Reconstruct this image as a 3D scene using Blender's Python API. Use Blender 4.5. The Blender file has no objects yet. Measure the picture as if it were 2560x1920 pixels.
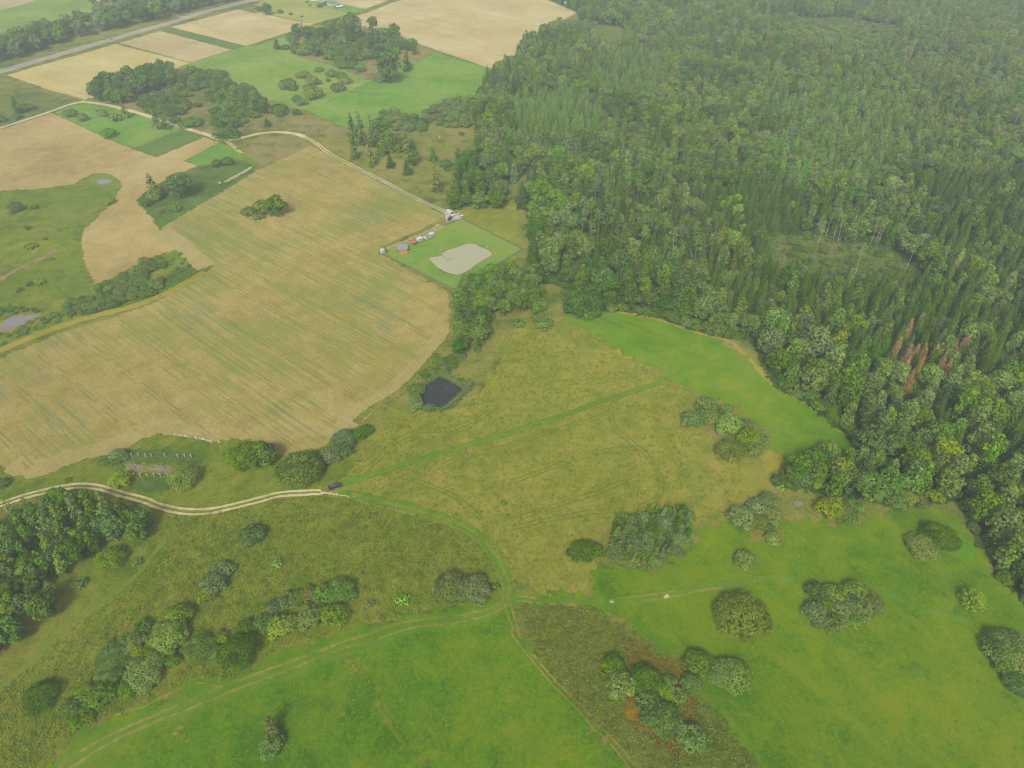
import bpy, bmesh, math, random
import numpy as np
from mathutils import Vector, Matrix, noise
from mathutils.geometry import delaunay_2d_cdt

random.seed(7)
rng = np.random.default_rng(7)
S = bpy.context.scene
C = S.collection

# ------------------------------------------------------------------ camera, sky, sun, exposure
CAM_H, PITCH, FPX = 194.0, 40.0, 1775.0            # metres above the ground, degrees down, focal length in photo pixels
cd = bpy.data.cameras.new('camera')
cam = bpy.data.objects.new('camera', cd); C.objects.link(cam)
cam.location = (0, 0, CAM_H); cam.rotation_euler = (math.radians(90 - PITCH), 0, 0)
cd.sensor_width = 36.0; cd.sensor_fit = 'HORIZONTAL'; cd.lens = 36.0 * FPX / 2560
cd.clip_start = 1.0; cd.clip_end = 12000
S.camera = cam

SUN_EL, SUN_AZ = 44.0, 190.0                        # soft sun behind the camera, a little to its left
world = bpy.data.worlds.new('World'); S.world = world; world.use_nodes = True
wn = world.node_tree; wn.nodes.clear()
wo = wn.nodes.new('ShaderNodeOutputWorld'); bg = wn.nodes.new('ShaderNodeBackground')
sky = wn.nodes.new('ShaderNodeTexSky'); sky.sky_type = 'NISHITA'; sky.sun_disc = False
sky.sun_elevation = math.radians(SUN_EL); sky.sun_rotation = math.radians(SUN_AZ)
sky.altitude = 100; sky.air_density = 1.0; sky.dust_density = 4.0; sky.ozone_density = 1.0
hs = wn.nodes.new('ShaderNodeHueSaturation'); hs.inputs['Saturation'].default_value = 0.14   # an overcast, whitish sky
wn.links.new(sky.outputs[0], hs.inputs['Color']); wn.links.new(hs.outputs[0], bg.inputs['Color'])
bg.inputs['Strength'].default_value = 0.068
wn.links.new(bg.outputs[0], wo.inputs['Surface'])

sd = bpy.data.lights.new('sun', 'SUN'); sun = bpy.data.objects.new('sun', sd); C.objects.link(sun)
sd.energy = 1.5; sd.angle = math.radians(14); sd.color = (1.0, 0.96, 0.88)
az, el = math.radians(SUN_AZ), math.radians(SUN_EL)
to_sun = Vector((math.sin(az) * math.cos(el), math.cos(az) * math.cos(el), math.sin(el)))
sun.rotation_euler = to_sun.to_track_quat('Z', 'Y').to_euler()

S.view_settings.view_transform = 'Standard'; S.view_settings.look = 'None'
S.view_settings.gamma = 1.0; S.view_settings.use_curve_mapping = False
S.view_settings.exposure = 1.6
S.render.engine = 'CYCLES'
S.cycles.max_bounces = 6; S.cycles.diffuse_bounces = 5; S.cycles.glossy_bounces = 2
S.cycles.transmission_bounces = 4; S.cycles.volume_bounces = 0; S.cycles.transparent_max_bounces = 4
S.cycles.pixel_filter_type = 'BLACKMAN_HARRIS'; S.cycles.filter_width = 1.15; S.cycles.use_light_tree = False; S.cycles.use_denoising = True; S.cycles.denoiser = 'OPENIMAGEDENOISE'
LIGHT = 2.3                                         # how much brighter a sunlit surface shows than its base colour

# ------------------------------------------------------------------ from photo to ground
_cp, _sp = math.cos(math.radians(PITCH)), math.sin(math.radians(PITCH))
K = 640 / 2212.0
def ground(u, v, h=0.0):
    x = (u - 1280) / FPX; y = -(v - 960) / FPX
    dx, dy, dz = x, _cp + y * _sp, -_sp + y * _cp
    t = (h - CAM_H) / dz
    return (dx * t, dy * t)
def photo(x, y, z=0.0):
    zc = y * _cp - (z - CAM_H) * _sp; yc = y * _sp + (z - CAM_H) * _cp
    return (1280 + FPX * x / zc, 960 - FPX * yc / zc, FPX / zc)      # u, v, pixels per metre
def tile(i, j, cx, cy): return (640 * i + cx * K, 480 * j + cy * K)
def pts(text):
    out, i, j = [], 0, 0
    for w in text.replace(':', ': ').split():
        if w.endswith(':'): i, j = int(w[0]), int(w[1])
        else:
            a, b = w.split(','); out.append(tile(i, j, float(a), float(b)))
    return out
def gpts(text): return [ground(*p) for p in pts(text)]
def px_per_m(u, v): return photo(*ground(u, v))[2]

# ------------------------------------------------------------------ small tools
def lin(c):
    return tuple((v / 255 / 12.92) if v / 255 <= 0.04045 else ((v / 255 + 0.055) / 1.055) ** 2.4 for v in c)
def base(c, k=1.0, sat=1.0):
    l = lin(c); y = .25 * l[0] + .65 * l[1] + .1 * l[2]
    return tuple(min(0.9, max(.004, y + (x - y) * sat) * k / LIGHT) for x in l) + (1.0,)

def tag(o, label=None, cat=None, group=None, kind=None):
    if label: o['label'] = label
    if cat: o['category'] = cat
    if group: o['group'] = group
    if kind: o['kind'] = kind
    return o
def link(name, me, parent=None, mat=None):
    o = bpy.data.objects.new(name, me); C.objects.link(o)
    if parent is not None: o.parent = parent
    if mat is not None and me is not None and not me.materials: me.materials.append(mat)
    return o
def empty(name, x, y, rz=0.0, s=1.0, z=0.0):
    o = bpy.data.objects.new(name, None); C.objects.link(o)
    o.location = (x, y, z); o.rotation_euler = (0, 0, rz); o.scale = (s, s, s) if not isinstance(s, tuple) else s
    o.empty_display_size = 0.5
    return o
def mesh_from(name, v, f):
    me = bpy.data.meshes.new(name); me.from_pydata([tuple(p) for p in v], [], [tuple(q) for q in f]); me.update(); return me

class MB:                                            # collects boxes, tubes and prisms into one mesh
    def __init__(s): s.v, s.f = [], []
    def add(s, v, f):
        n = len(s.v); s.v += [tuple(p) for p in v]; s.f += [tuple(i + n for i in q) for q in f]; return s
    def box(s, x, y, z, sx, sy, sz, rz=0.0, taper=1.0):
        c, n = math.cos(rz), math.sin(rz); v = []
        for k in (0, 1):
            t = taper if k else 1.0
            for a, b in ((-1, -1), (1, -1), (1, 1), (-1, 1)):
                px, py = a * sx / 2 * t, b * sy / 2 * t
                v.append((x + px * c - py * n, y + px * n + py * c, z + k * sz))
        return s.add(v, [(3, 2, 1, 0), (4, 5, 6, 7), (0, 1, 5, 4), (1, 2, 6, 5), (2, 3, 7, 6), (3, 0, 4, 7)])
    def tube(s, p, q, r0, r1=None, n=6):
        r1 = r0 if r1 is None else r1
        p, q = Vector(p), Vector(q); d = (q - p).normalized()
        a = d.orthogonal().normalized(); b = d.cross(a); v = []
        for o, r in ((p, r0), (q, r1)):
            for i in range(n):
                t = 2 * math.pi * i / n; v.append(o + a * (r * math.cos(t)) + b * (r * math.sin(t)))
        f = [(i, (i + 1) % n, n + (i + 1) % n, n + i) for i in range(n)] + [tuple(range(n - 1, -1, -1)), tuple(range(n, 2 * n))]
        return s.add(v, f)
    def extrude_y(s, prof, y0, y1):                  # a side profile (x, z) given a width
        n = len(prof); v = [(x, y0, z) for x, z in prof] + [(x, y1, z) for x, z in prof]
        f = [(i, (i + 1) % n, n + (i + 1) % n, n + i) for i in range(n)] + [tuple(range(n - 1, -1, -1)), tuple(range(n, 2 * n))]
        return s.add(v, f)
    def build(s, name, mat, parent=None, bevel=0.0):
        me = mesh_from(name, s.v, s.f)
        if bevel:
            bm = bmesh.new(); bm.from_mesh(me)
            bmesh.ops.recalc_face_normals(bm, faces=bm.faces)
            bmesh.ops.bevel(bm, geom=bm.edges[:], offset=bevel, segments=2, affect='EDGES', profile=0.6)
            bm.to_mesh(me); bm.free()
        return link(name, me, parent, mat)

# ------------------------------------------------------------------ materials
def new_mat(name):
    m = bpy.data.materials.new(name); m.use_nodes = True; m.node_tree.nodes.clear(); return m, m.node_tree
class NT:
    def __init__(s, nt): s.nt = nt
    def n(s, t, **kw):
        x = s.nt.nodes.new(t)
        for k, v in kw.items(): setattr(x, k, v)
        return x
    def l(s, a, b): s.nt.links.new(a, b)
    def math(s, op, a, b=None):
        x = s.n('ShaderNodeMath', operation=op)
        for i, v in enumerate((a, b)):
            if v is None: continue
            if hasattr(v, 'links'): s.l(v, x.inputs[i])
            else: x.inputs[i].default_value = v
        return x.outputs[0]
    def noise(s, vec, scale, detail=3.0, rough=0.55, dist=0.0):
        x = s.n('ShaderNodeTexNoise'); x.inputs['Scale'].default_value = scale; x.inputs['Detail'].default_value = detail
        x.inputs['Roughness'].default_value = rough; x.inputs['Distortion'].default_value = dist
        s.l(vec, x.inputs['Vector']); return x.outputs['Fac']
    def ramp(s, fac, cols, lo=0.0, hi=1.0):
        x = s.n('ShaderNodeValToRGB'); e = x.color_ramp.elements
        while len(e) < len(cols): e.new(0.5)
        for i, c in enumerate(cols):
            e[i].position = lo + (hi - lo) * i / max(1, len(cols) - 1); e[i].color = c
        s.l(fac, x.inputs[0]); return x.outputs[0]
    def mix(s, fac, a, b, mode='MIX'):
        x = s.n('ShaderNodeMix', data_type='RGBA', blend_type=mode)
        for sock, v in ((x.inputs[0], fac), (x.inputs[6], a), (x.inputs[7], b)):
            if hasattr(v, 'links'): s.l(v, sock)
            else: sock.default_value = v
        return x.outputs[2]

def ground_mat(name, cols, big=0.6, mid=0.5, fine=0.5, streak=None, patches=None, scales=(0.018, 0.11, 0.8), bump=0.0, speck=None):
    """A field: colours from dark to light picked by noise of three sizes, streaks along the working direction, patches of another growth."""
    m, nt = new_mat(name); T = NT(nt)
    pos = T.n('ShaderNodeNewGeometry').outputs['Position']
    def cen(f, k): return T.math('MULTIPLY', T.math('SUBTRACT', f, 0.5), k * 3.8)
    fac = T.math('ADD', cen(T.noise(pos, scales[0], 4), big), 0.5)
    fac = T.math('ADD', fac, cen(T.noise(pos, scales[1], 5, 0.6, 0.4), mid))
    fn = T.noise(pos, scales[2], 3, 0.65)
    fac = T.math('ADD', fac, cen(fn, fine))
    col = T.ramp(fac, [base(c, 1, 1.1) for c in cols], 0.08, 0.92)
    sv = None
    if streak:
        ang, length, width, amount, scol = streak
        mp = T.n('ShaderNodeMapping'); mp.vector_type = 'TEXTURE'
        mp.inputs['Rotation'].default_value = (0, 0, ang); mp.inputs['Scale'].default_value = (length, width, 1)
        T.l(pos, mp.inputs['Vector']); sv = mp.outputs[0]
        s1 = T.noise(sv, 1.0, 4, 0.62)
        f = T.math('MULTIPLY', T.math('SUBTRACT', s1, 0.47), 6.0 * amount); f.node.use_clamp = True
        col = T.mix(f, col, base(scol, 1, 1.1))
    for pc, pscale, thr, amt in (patches or []):
        p1 = T.noise(pos, pscale, 4, 0.6, 0.6)
        p2 = T.noise(sv, 1.6, 4, 0.6) if sv is not None else T.noise(pos, pscale * 6, 4, 0.6)
        p3 = T.math('ADD', T.math('MULTIPLY', p1, 0.62), T.math('MULTIPLY', p2, 0.38))
        f = T.math('MULTIPLY', T.math('SUBTRACT', p3, thr), 9.0); f.node.use_clamp = True
        col = T.mix(T.math('MULTIPLY', f, amt), col, base(pc, 1, 1.1))
    if speck:
        sc, sscale, thr, amt = speck
        f = T.math('MULTIPLY', T.math('SUBTRACT', T.noise(pos, sscale, 2, 0.5), thr), 12.0); f.node.use_clamp = True
        col = T.mix(T.math('MULTIPLY', f, amt), col, base(sc, 1, 1.1))
    b = T.n('ShaderNodeBsdfDiffuse'); b.inputs['Roughness'].default_value = 0.6; T.l(col, b.inputs['Color'])
    if bump:
        bp = T.n('ShaderNodeBump'); bp.inputs['Strength'].default_value = bump; bp.inputs['Distance'].default_value = 0.5
        T.l(T.math('ADD', fn, T.noise(pos, scales[2] * 2.7, 3)), bp.inputs['Height']); T.l(bp.outputs[0], b.inputs['Normal'])
    o = T.n('ShaderNodeOutputMaterial'); T.l(b.outputs[0], o.inputs['Surface'])
    return m

def plain_mat(name, c, rough=0.6, metal=0.0, vary=0.12, scale=2.0, spec=0.4):
    m, nt = new_mat(name); T = NT(nt)
    pos = T.n('ShaderNodeTexCoord').outputs['Object']
    col = base(c)
    dark = tuple(x * (1 - vary) for x in col[:3]) + (1,); lite = tuple(min(.9, x * (1 + vary)) for x in col[:3]) + (1,)
    cc = T.ramp(T.noise(pos, scale, 4), [dark, lite], 0.3, 0.7)
    b = T.n('ShaderNodeBsdfPrincipled'); T.l(cc, b.inputs['Base Color']); b.inputs['Roughness'].default_value = rough
    b.inputs['Metallic'].default_value = metal; b.inputs['Specular IOR Level'].default_value = spec
    o = T.n('ShaderNodeOutputMaterial'); T.l(b.outputs[0], o.inputs['Surface'])
    return m

def leaf_mat(name, dark, light, trans=0.42, hue=0.018, val=0.2):
    m, nt = new_mat(name); T = NT(nt)
    at = T.n('ShaderNodeAttribute', attribute_name='tint')
    rnd = T.n('ShaderNodeObjectInfo').outputs['Random']
    col = T.ramp(at.outputs['Fac'], [base(dark, 1.85, 1.15), base(light, 1.85, 1.15)], 0.0, 1.0)
    h = T.n('ShaderNodeHueSaturation')
    T.l(T.math('ADD', T.math('MULTIPLY', T.math('SUBTRACT', rnd, 0.5), hue * 2), 0.5), h.inputs['Hue'])
    r2 = T.math('FRACT', T.math('MULTIPLY', rnd, 17.31))
    T.l(T.math('ADD', T.math('MULTIPLY', r2, val * 2), 1 - val), h.inputs['Value'])
    r3 = T.math('FRACT', T.math('MULTIPLY', rnd, 57.77))
    T.l(T.math('ADD', T.math('MULTIPLY', r3, 0.3), 0.85), h.inputs['Saturation'])
    T.l(col, h.inputs['Color'])
    d = T.n('ShaderNodeBsdfDiffuse'); t = T.n('ShaderNodeBsdfTranslucent'); x = T.n('ShaderNodeMixShader')
    T.l(h.outputs[0], d.inputs[0]); T.l(h.outputs[0], t.inputs[0]); x.inputs[0].default_value = trans
    T.l(d.outputs[0], x.inputs[1]); T.l(t.outputs[0], x.inputs[2])
    o = T.n('ShaderNodeOutputMaterial'); T.l(x.outputs[0], o.inputs['Surface'])
    return m

LEAF = {                                             # foliage colours as the leaves show in the open
    'd': leaf_mat('dark_leaves', (66, 94, 38), (116, 144, 68)),
    'm': leaf_mat('mid_leaves', (80, 108, 44), (132, 158, 76)),
    'l': leaf_mat('light_leaves', (90, 120, 52), (144, 168, 86)),
    'y': leaf_mat('yellow_green_leaves', (108, 132, 40), (154, 170, 68), hue=0.012),
    'b': leaf_mat('bright_green_leaves', (104, 146, 40), (156, 190, 68), hue=0.012),
    'g': leaf_mat('grey_green_leaves', (86, 110, 56), (136, 156, 92)),
    'o': leaf_mat('olive_leaves', (94, 116, 50), (146, 160, 84)),
    'n': leaf_mat('spruce_needles', (58, 86, 34), (110, 138, 58)),
    'p': leaf_mat('pine_needles', (92, 116, 66), (142, 160, 98)),
    'k': leaf_mat('plantation_needles', (86, 122, 58), (142, 170, 92)),
    'a': leaf_mat('dead_orange_needles', (128, 110, 70), (172, 150, 108), hue=0.008),
    't': leaf_mat('brown_twigs', (108, 112, 60), (146, 150, 92)),
}
WORD = {'d': 'dark green', 'm': 'mid green', 'l': 'light green', 'y': 'yellow-green', 'b': 'bright green', 'g': 'grey-green',
        'o': 'olive', 'n': 'dark green', 'p': 'blue-green', 'k': 'pale green', 'a': 'orange-brown dead', 't': 'brownish'}
BARK = {'dark': plain_mat('grey_brown_bark', (104, 96, 78), 0.9), 'birch': plain_mat('white_birch_bark', (206, 202, 184), 0.8, vary=0.25, scale=1.2),
        'pine': plain_mat('orange_pine_bark', (168, 132, 98), 0.9)}

# ------------------------------------------------------------------ plants: templates
def quads(cen, nor, size, asp=0.7, tint=None):
    n = len(cen); nor = nor / np.maximum(1e-6, np.linalg.norm(nor, axis=1))[:, None]
    r = rng.normal(size=(n, 3)); t = np.cross(nor, r); t /= np.maximum(1e-6, np.linalg.norm(t, axis=1))[:, None]
    b = np.cross(nor, t); s = (size * rng.uniform(0.7, 1.3, n))[:, None]
    v = np.stack([cen - t * s - b * s * asp * .3, cen + b * s * asp, cen + t * s - b * s * asp * .3, cen - b * s * asp], 1).reshape(-1, 3)
    f = np.arange(4 * n).reshape(n, 4)
    return v, f, (rng.uniform(0, 1, n) if tint is None else tint)
def leaf_mesh(name, parts):
    v = np.concatenate([p[0] for p in parts]); off, fs = 0, []
    for p in parts: fs.append(p[1] + off); off += len(p[0])
    f = np.concatenate(fs); ti = np.clip(np.concatenate([p[2] for p in parts]), 0, 1)
    me = bpy.data.meshes.new(name)
    me.vertices.add(len(v)); me.vertices.foreach_set('co', v.astype(np.float32).ravel())
    me.loops.add(f.size); me.loops.foreach_set('vertex_index', f.astype(np.int32).ravel())
    me.polygons.add(len(f)); me.polygons.foreach_set('loop_start', np.arange(0, f.size, 4, dtype=np.int32))
    me.update(calc_edges=True)
    a = me.attributes.new('tint', 'FLOAT', 'FACE'); a.data.foreach_set('value', ti.astype(np.float32))
    return me
def lobes_leaves(lobes, per_m2, leaf, zmin=-0.55, jit=0.38, up=0.45):
    """Leaves spread over a crown of overlapping rounded lobes; those buried inside other lobes are left out."""
    L = np.array(lobes, float); out = []
    for i, (x, y, z, rx, ry, rz) in enumerate(L):
        n = max(10, int(per_m2 * 4 * math.pi * (rx * ry + rx * rz + ry * rz) / 3))
        d = rng.normal(size=(n, 3)); d /= np.linalg.norm(d, axis=1)[:, None]; d = d[d[:, 2] > zmin]
        rad = rng.uniform(0.72, 1.06, len(d))[:, None]
        p = np.array([x, y, z]) + d * np.array([rx, ry, rz]) * rad
        keep = np.ones(len(p), bool)
        for j, q in enumerate(L):
            if j != i: keep &= (((p - q[:3]) / q[3:]) ** 2).sum(1) > 0.72
        p, d = p[keep], d[keep]
        keep = p[:, 2] > 0.05; p, d = p[keep], d[keep]
        if not len(p): continue
        nor = d + rng.normal(size=d.shape) * jit; nor[:, 2] += up
        ti = 0.5 + rng.normal() * 0.16 + rng.normal(size=len(p)) * 0.22
        out.append(quads(p, nor, np.full(len(p), leaf), 0.75, ti))
    return out
def trunk_mesh(name, h, r, limbs=4, spread=1.6, lean=0.0, n=6, start=0.45):
    b = MB(); p = Vector((0, 0, -0.15)); k = 4
    for i in range(k):
        q = Vector((lean * ((i + 1) / k) ** 2 + random.uniform(-.05, .05) * h / 10, random.uniform(-.05, .05) * h / 10, h * (i + 1) / k))
        b.tube(p, q, r * (1 - .8 * i / k), r * (1 - .8 * (i + 1) / k), n); p = q
    for i in range(limbs):
        z = h * (start + (0.9 - start) * i / max(1, limbs)); a = random.uniform(0, 6.28); rr = spread * random.uniform(.7, 1.1)
        x0 = lean * (z / h) ** 2
        b.tube((x0, 0, z), (x0 + rr * math.cos(a), rr * math.sin(a), z + rr * .9), r * .35, r * .12, 5)
    return mesh_from(name, b.v, b.f)

TPL = {}                                             # kind -> list of (foliage mesh, wood mesh, bark, crown width, crown centre height, total height)
def add_tpl(kind, foliage, wood, bark, w, hc, h): TPL.setdefault(kind, []).append((foliage, wood, bark, w, hc, h))

def broadleaf(R=4.6, H=12.5, nl=26, leaf=0.44, dens=3.2):
    lob = []
    zc, rz = H * 0.53, H * 0.46
    for i in range(nl):
        d = np.array([random.gauss(0, 1), random.gauss(0, 1), random.gauss(0.15, 1)]); d /= np.linalg.norm(d)
        k = random.uniform(.55, .86); s = random.uniform(.26, .42) * R
        lob.append((d[0] * R * k, d[1] * R * k, zc + d[2] * rz * k, s, s, s * .85))
    lob.append((0, 0, zc, R * .55, R * .55, rz * .7))
    add_tpl('broadleaf', leaf_mesh('broadleaf_crown', lobes_leaves(lob, dens, leaf)), trunk_mesh('broadleaf_trunk', H * .75, .22, 5, R * .5), 'dark', 2 * R, zc + .05 * H, H)
def birch(R=3.5, H=13, nl=20, leaf=0.4, dens=3.2, low=0.06):
    lob, lean = [], random.uniform(-.6, .6)
    for i in range(nl):
        t = (i + random.random()) / nl; z = H * (low + (0.93 - low) * t)
        r = R * (math.sin(math.pi * (0.16 + 0.78 * t)) ** .8) * .8; a = i * 2.4 + random.uniform(-.5, .5); k = random.uniform(.45, .85)
        s = R * random.uniform(.3, .44) * (1.1 - .35 * t)
        lob.append((lean * t * t + r * k * math.cos(a), r * k * math.sin(a), z, s, s, s * 1.3))
    for t in (.2, .4, .6, .78): lob.append((lean * t * t, 0, H * t, R * .5 * (1.15 - .5 * t), R * .5 * (1.15 - .5 * t), H * .14))
    lob.append((lean, 0, H * .93, R * .28, R * .28, H * .08))
    add_tpl('birch', leaf_mesh('birch_crown', lobes_leaves(lob, dens, leaf, jit=.5, up=.3)), trunk_mesh('birch_trunk', H * .88, .15, 0, R * .5, lean), 'birch', 2 * R, H * .56, H)
def tall_birch(R=2.6, H=19, leaf=0.36):
    lob, lean = [], random.uniform(-1.4, 1.4)
    for i in range(14):
        t = random.random(); a = random.uniform(0, 6.28); s = R * random.uniform(.28, .42)
        lob.append((lean * .9 + R * .6 * math.cos(a) * random.random(), R * .6 * math.sin(a) * random.random(), H * (.62 + .36 * t), s, s, s * 1.3))
    add_tpl('tall_birch', leaf_mesh('tall_birch_crown', lobes_leaves(lob, 2.2, leaf, jit=.55)), trunk_mesh('tall_birch_trunk', H * .9, .17, 5, R * .5, lean, start=.62), 'birch', 2 * R, H * .8, H)
def spruce(R=3.0, H=18, whorls=19, dens=1.0, kind='spruce', low=0.1, droop=.35):
    P, N, Tn = [], [], []
    for i in range(whorls):
        t = (i + random.uniform(-.2, .2)) / whorls; z = H * (low + (1 - low) * t); r = R * (1 - t) ** .8 * random.uniform(.82, 1.1) + .12
        nb = 6 + int(4 * (1 - t)); a0 = random.uniform(0, 6.28)
        for b in range(nb):
            a = a0 + 6.283 * b / nb + random.uniform(-.25, .25); rb = r * random.uniform(.75, 1.12); ns = max(2, int((2 + rb * 2.1) * dens)); tb = .42 + random.gauss(0, .13)
            for s in range(ns):
                u = (s + .8) / ns; side = random.uniform(-.32, .32) * rb * u * .9; rr = rb * u
                P.append((rr * math.cos(a) - side * math.sin(a), rr * math.sin(a) + side * math.cos(a), z - droop * rr + random.uniform(-.12, .12)))
                N.append((.5 * math.cos(a) + random.gauss(0, .25), .5 * math.sin(a) + random.gauss(0, .25), 1.0)); Tn.append(tb + .28 * (u - .5) + random.gauss(0, .1))
    v, f, t = quads(np.array(P), np.array(N), np.full(len(P), .17 * R ** .5 * 1.55), .62, np.array(Tn))
    add_tpl(kind, leaf_mesh(kind + '_crown', [(v, f, t)]), trunk_mesh(kind + '_trunk', H * .97, .2 * R / 3, 0), 'dark', 2 * R, H * .42, H)
def pine(H=19):
    lob = []
    for i in range(13):
        a = random.uniform(0, 6.28); t = random.random(); r = 2.3 * (1 - .55 * t) * random.uniform(.3, 1); s = random.uniform(.75, 1.25)
        lob.append((r * math.cos(a), r * math.sin(a), H * (.66 + .32 * t), s, s, s * .55))
    add_tpl('pine', leaf_mesh('pine_crown', lobes_leaves(lob, 4.0, .34, jit=.7, up=.4)), trunk_mesh('pine_trunk', H * .92, .24, 6, 1.8, random.uniform(-.5, .5), start=.6), 'pine', 5.4, H * .8, H)
def plume(R=1.8, H=7.6):
    lob = []
    for i in range(16):
        t = (i + random.random()) / 16; a = random.uniform(0, 6.28); r = R * .55 * (1 - t) ** .5; s = R * .42 * (1.1 - .7 * t)
        lob.append((r * math.cos(a), r * math.sin(a), H * (.12 + .85 * t), s, s, s * 2.0))
    add_tpl('plume', leaf_mesh('plume_crown', lobes_leaves(lob, 6.0, .28, jit=.5, up=.3)), trunk_mesh('plume_trunk', H * .9, .1, 3, .8), 'dark', 2 * R, H * .52, H)
def willow(R=3.0, H=3.6, nl=13, leaf=.21, dens=14, kind='willow', flat=.8):
    lob = [(0, 0, H * .36, R * .55, R * .55, H * .42)]
    for i in range(nl):
        a = 6.283 * i * .618 + random.uniform(-.3, .3); k = .12 + .66 * (i / nl) ** .6; s = R * random.uniform(.28, .42)
        z = H * (1 - k * k * flat) * .62
        lob.append((R * k * math.cos(a), R * k * math.sin(a), z, s, s, s * random.uniform(.75, 1.0)))
    st = MB()
    for i in range(7):
        a = random.uniform(0, 6.28); st.tube((0.15 * math.cos(a), .15 * math.sin(a), -.1), (R * .5 * math.cos(a), R * .5 * math.sin(a), H * .6), .07, .03, 5)
    add_tpl(kind, leaf_mesh(kind + '_foliage', lobes_leaves(lob, dens, leaf, jit=.42, zmin=-.45)), mesh_from(kind + '_stems', st.v, st.f), 'dark', 2 * R * .98, H * .48, H)
def feathery(R=2.6, H=4.2):
    P, N, Tn = [], [], []
    for i in range(190):
        a = random.uniform(0, 6.28); e = math.acos(random.uniform(.12, 1)); d = Vector((math.sin(e) * math.cos(a), math.sin(e) * math.sin(a), math.cos(e)))
        for s in range(11):
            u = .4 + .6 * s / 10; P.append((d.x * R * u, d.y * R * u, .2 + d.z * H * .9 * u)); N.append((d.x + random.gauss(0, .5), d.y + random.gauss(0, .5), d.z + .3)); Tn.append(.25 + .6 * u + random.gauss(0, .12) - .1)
    v, f, t = quads(np.array(P) + rng.normal(size=(len(P), 3)) * .06, np.array(N), np.full(len(P), .15), .6, np.array(Tn))
    st = MB()
    for i in range(9):
        a = random.uniform(0, 6.28); st.tube((0, 0, -.1), (R * .45 * math.cos(a), R * .45 * math.sin(a), H * .6), .06, .02, 5)
    add_tpl('feathery', leaf_mesh('feathery_foliage', [(v, f, t)]), mesh_from('feathery_stems', st.v, st.f), 'dark', 2 * R, H * .45, H)

for k in range(4): broadleaf(random.uniform(4.2, 5.0), random.uniform(11.5, 13.5), 24 + 2 * k)
for k in range(4): birch(random.uniform(3.2, 3.9), random.uniform(12, 14))
for k in range(3): tall_birch()
for k in range(4): spruce(random.uniform(2.9, 3.8), random.uniform(14.5, 18), 20, 1.15)
for k in range(2): pine(random.uniform(18, 20))
for k in range(3): plume(random.uniform(1.5, 1.9), random.uniform(7.5, 8.5))
for k in range(3): spruce(2.3, random.uniform(7.2, 8.4), 14, 1.1, 'young', 0.06, -.15)
for k in range(4): willow(3.0, random.uniform(3.6, 4.3), 16 + k)
for k in range(3): willow(4.6, random.uniform(5.2, 6.2), 20, .4, 4.6, 'round', .7)
for k in range(2): willow(5.0, random.uniform(5.8, 6.8), 30, .24, 10.5, 'dome', .75)
for k in range(2): willow(1.4, 1.5, 7, .22, 9.0, 'scrub')
feathery()

NAMES = {'broadleaf': ('broadleaf_tree', 'tree', 'crown', 'trunk'), 'birch': ('birch_tree', 'birch', 'crown', 'trunk'), 'tall_birch': ('birch_tree', 'birch', 'crown', 'trunk'),
         'spruce': ('spruce_tree', 'spruce', 'crown', 'trunk'), 'pine': ('pine_tree', 'pine', 'crown', 'trunk'), 'young': ('young_conifer', 'young conifer', 'crown', 'trunk'),
         'plume': ('aspen_tree', 'young tree', 'crown', 'trunk'), 'willow': ('willow_bush', 'bush', 'foliage', 'stems'), 'dome': ('willow_bush', 'bush', 'foliage', 'stems'),
         'scrub': ('shrub', 'shrub', 'foliage', 'stems'), 'round': ('round_bush_tree', 'tree', 'foliage', 'stems'), 'feathery': ('shrub', 'shrub', 'foliage', 'stems')}  # 'round' serves willow bushes and wood-edge bushes as well as small trees
CACHE = {}
def leaf_variant(kind, k, tint):
    key = (kind, k, tint)
    if key not in CACHE:
        me = TPL[kind][k][0].copy(); me.name = f'{WORD[tint]} {kind}'.replace(' ', '_').replace('-', '_'); me.materials.clear(); me.materials.append(LEAF[tint]); CACHE[key] = me
    return CACHE[key]
for kind in TPL:
    for t in TPL[kind]: t[1].materials.append(BARK[t[2]])
PLANTS = []                                          # every plant that stands alone in the file: (object, kind, tint, u, v)
def plant(kind, tint, x, y, s, label, group=None, k=None, hs=1.0):
    k = random.randrange(len(TPL[kind])) if k is None else k
    name, cat, crown, wood = NAMES[kind]
    e = empty(name, x, y, random.uniform(0, 6.28), (s, s, s * hs))
    e.rotation_euler.x = random.gauss(0, .03); e.rotation_euler.y = random.gauss(0, .03)
    tag(e, label, cat, group)
    link(crown, leaf_variant(kind, k, tint), e)
    if wood == 'stems':
        link('stem', TPL[kind][k][1], e)
    else: link(wood, TPL[kind][k][1], e)
    PLANTS.append((e, kind, tint))
    return e
def plant_at(u, v, w, kind, tint, label, group=None, hs=1.0):
    """A plant whose crown is centred on a point seen in the photo and as wide as seen there (photo pixels)."""
    k = random.randrange(len(TPL[kind])); W, hc = TPL[kind][k][3], TPL[kind][k][4]
    h = 0.0
    for _ in range(4):
        x, y = ground(u, v, h); s = w / photo(x, y, h)[2] / W; h = hc * s * hs
    return plant(kind, tint, x, y, s, label, group, k, hs)

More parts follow.
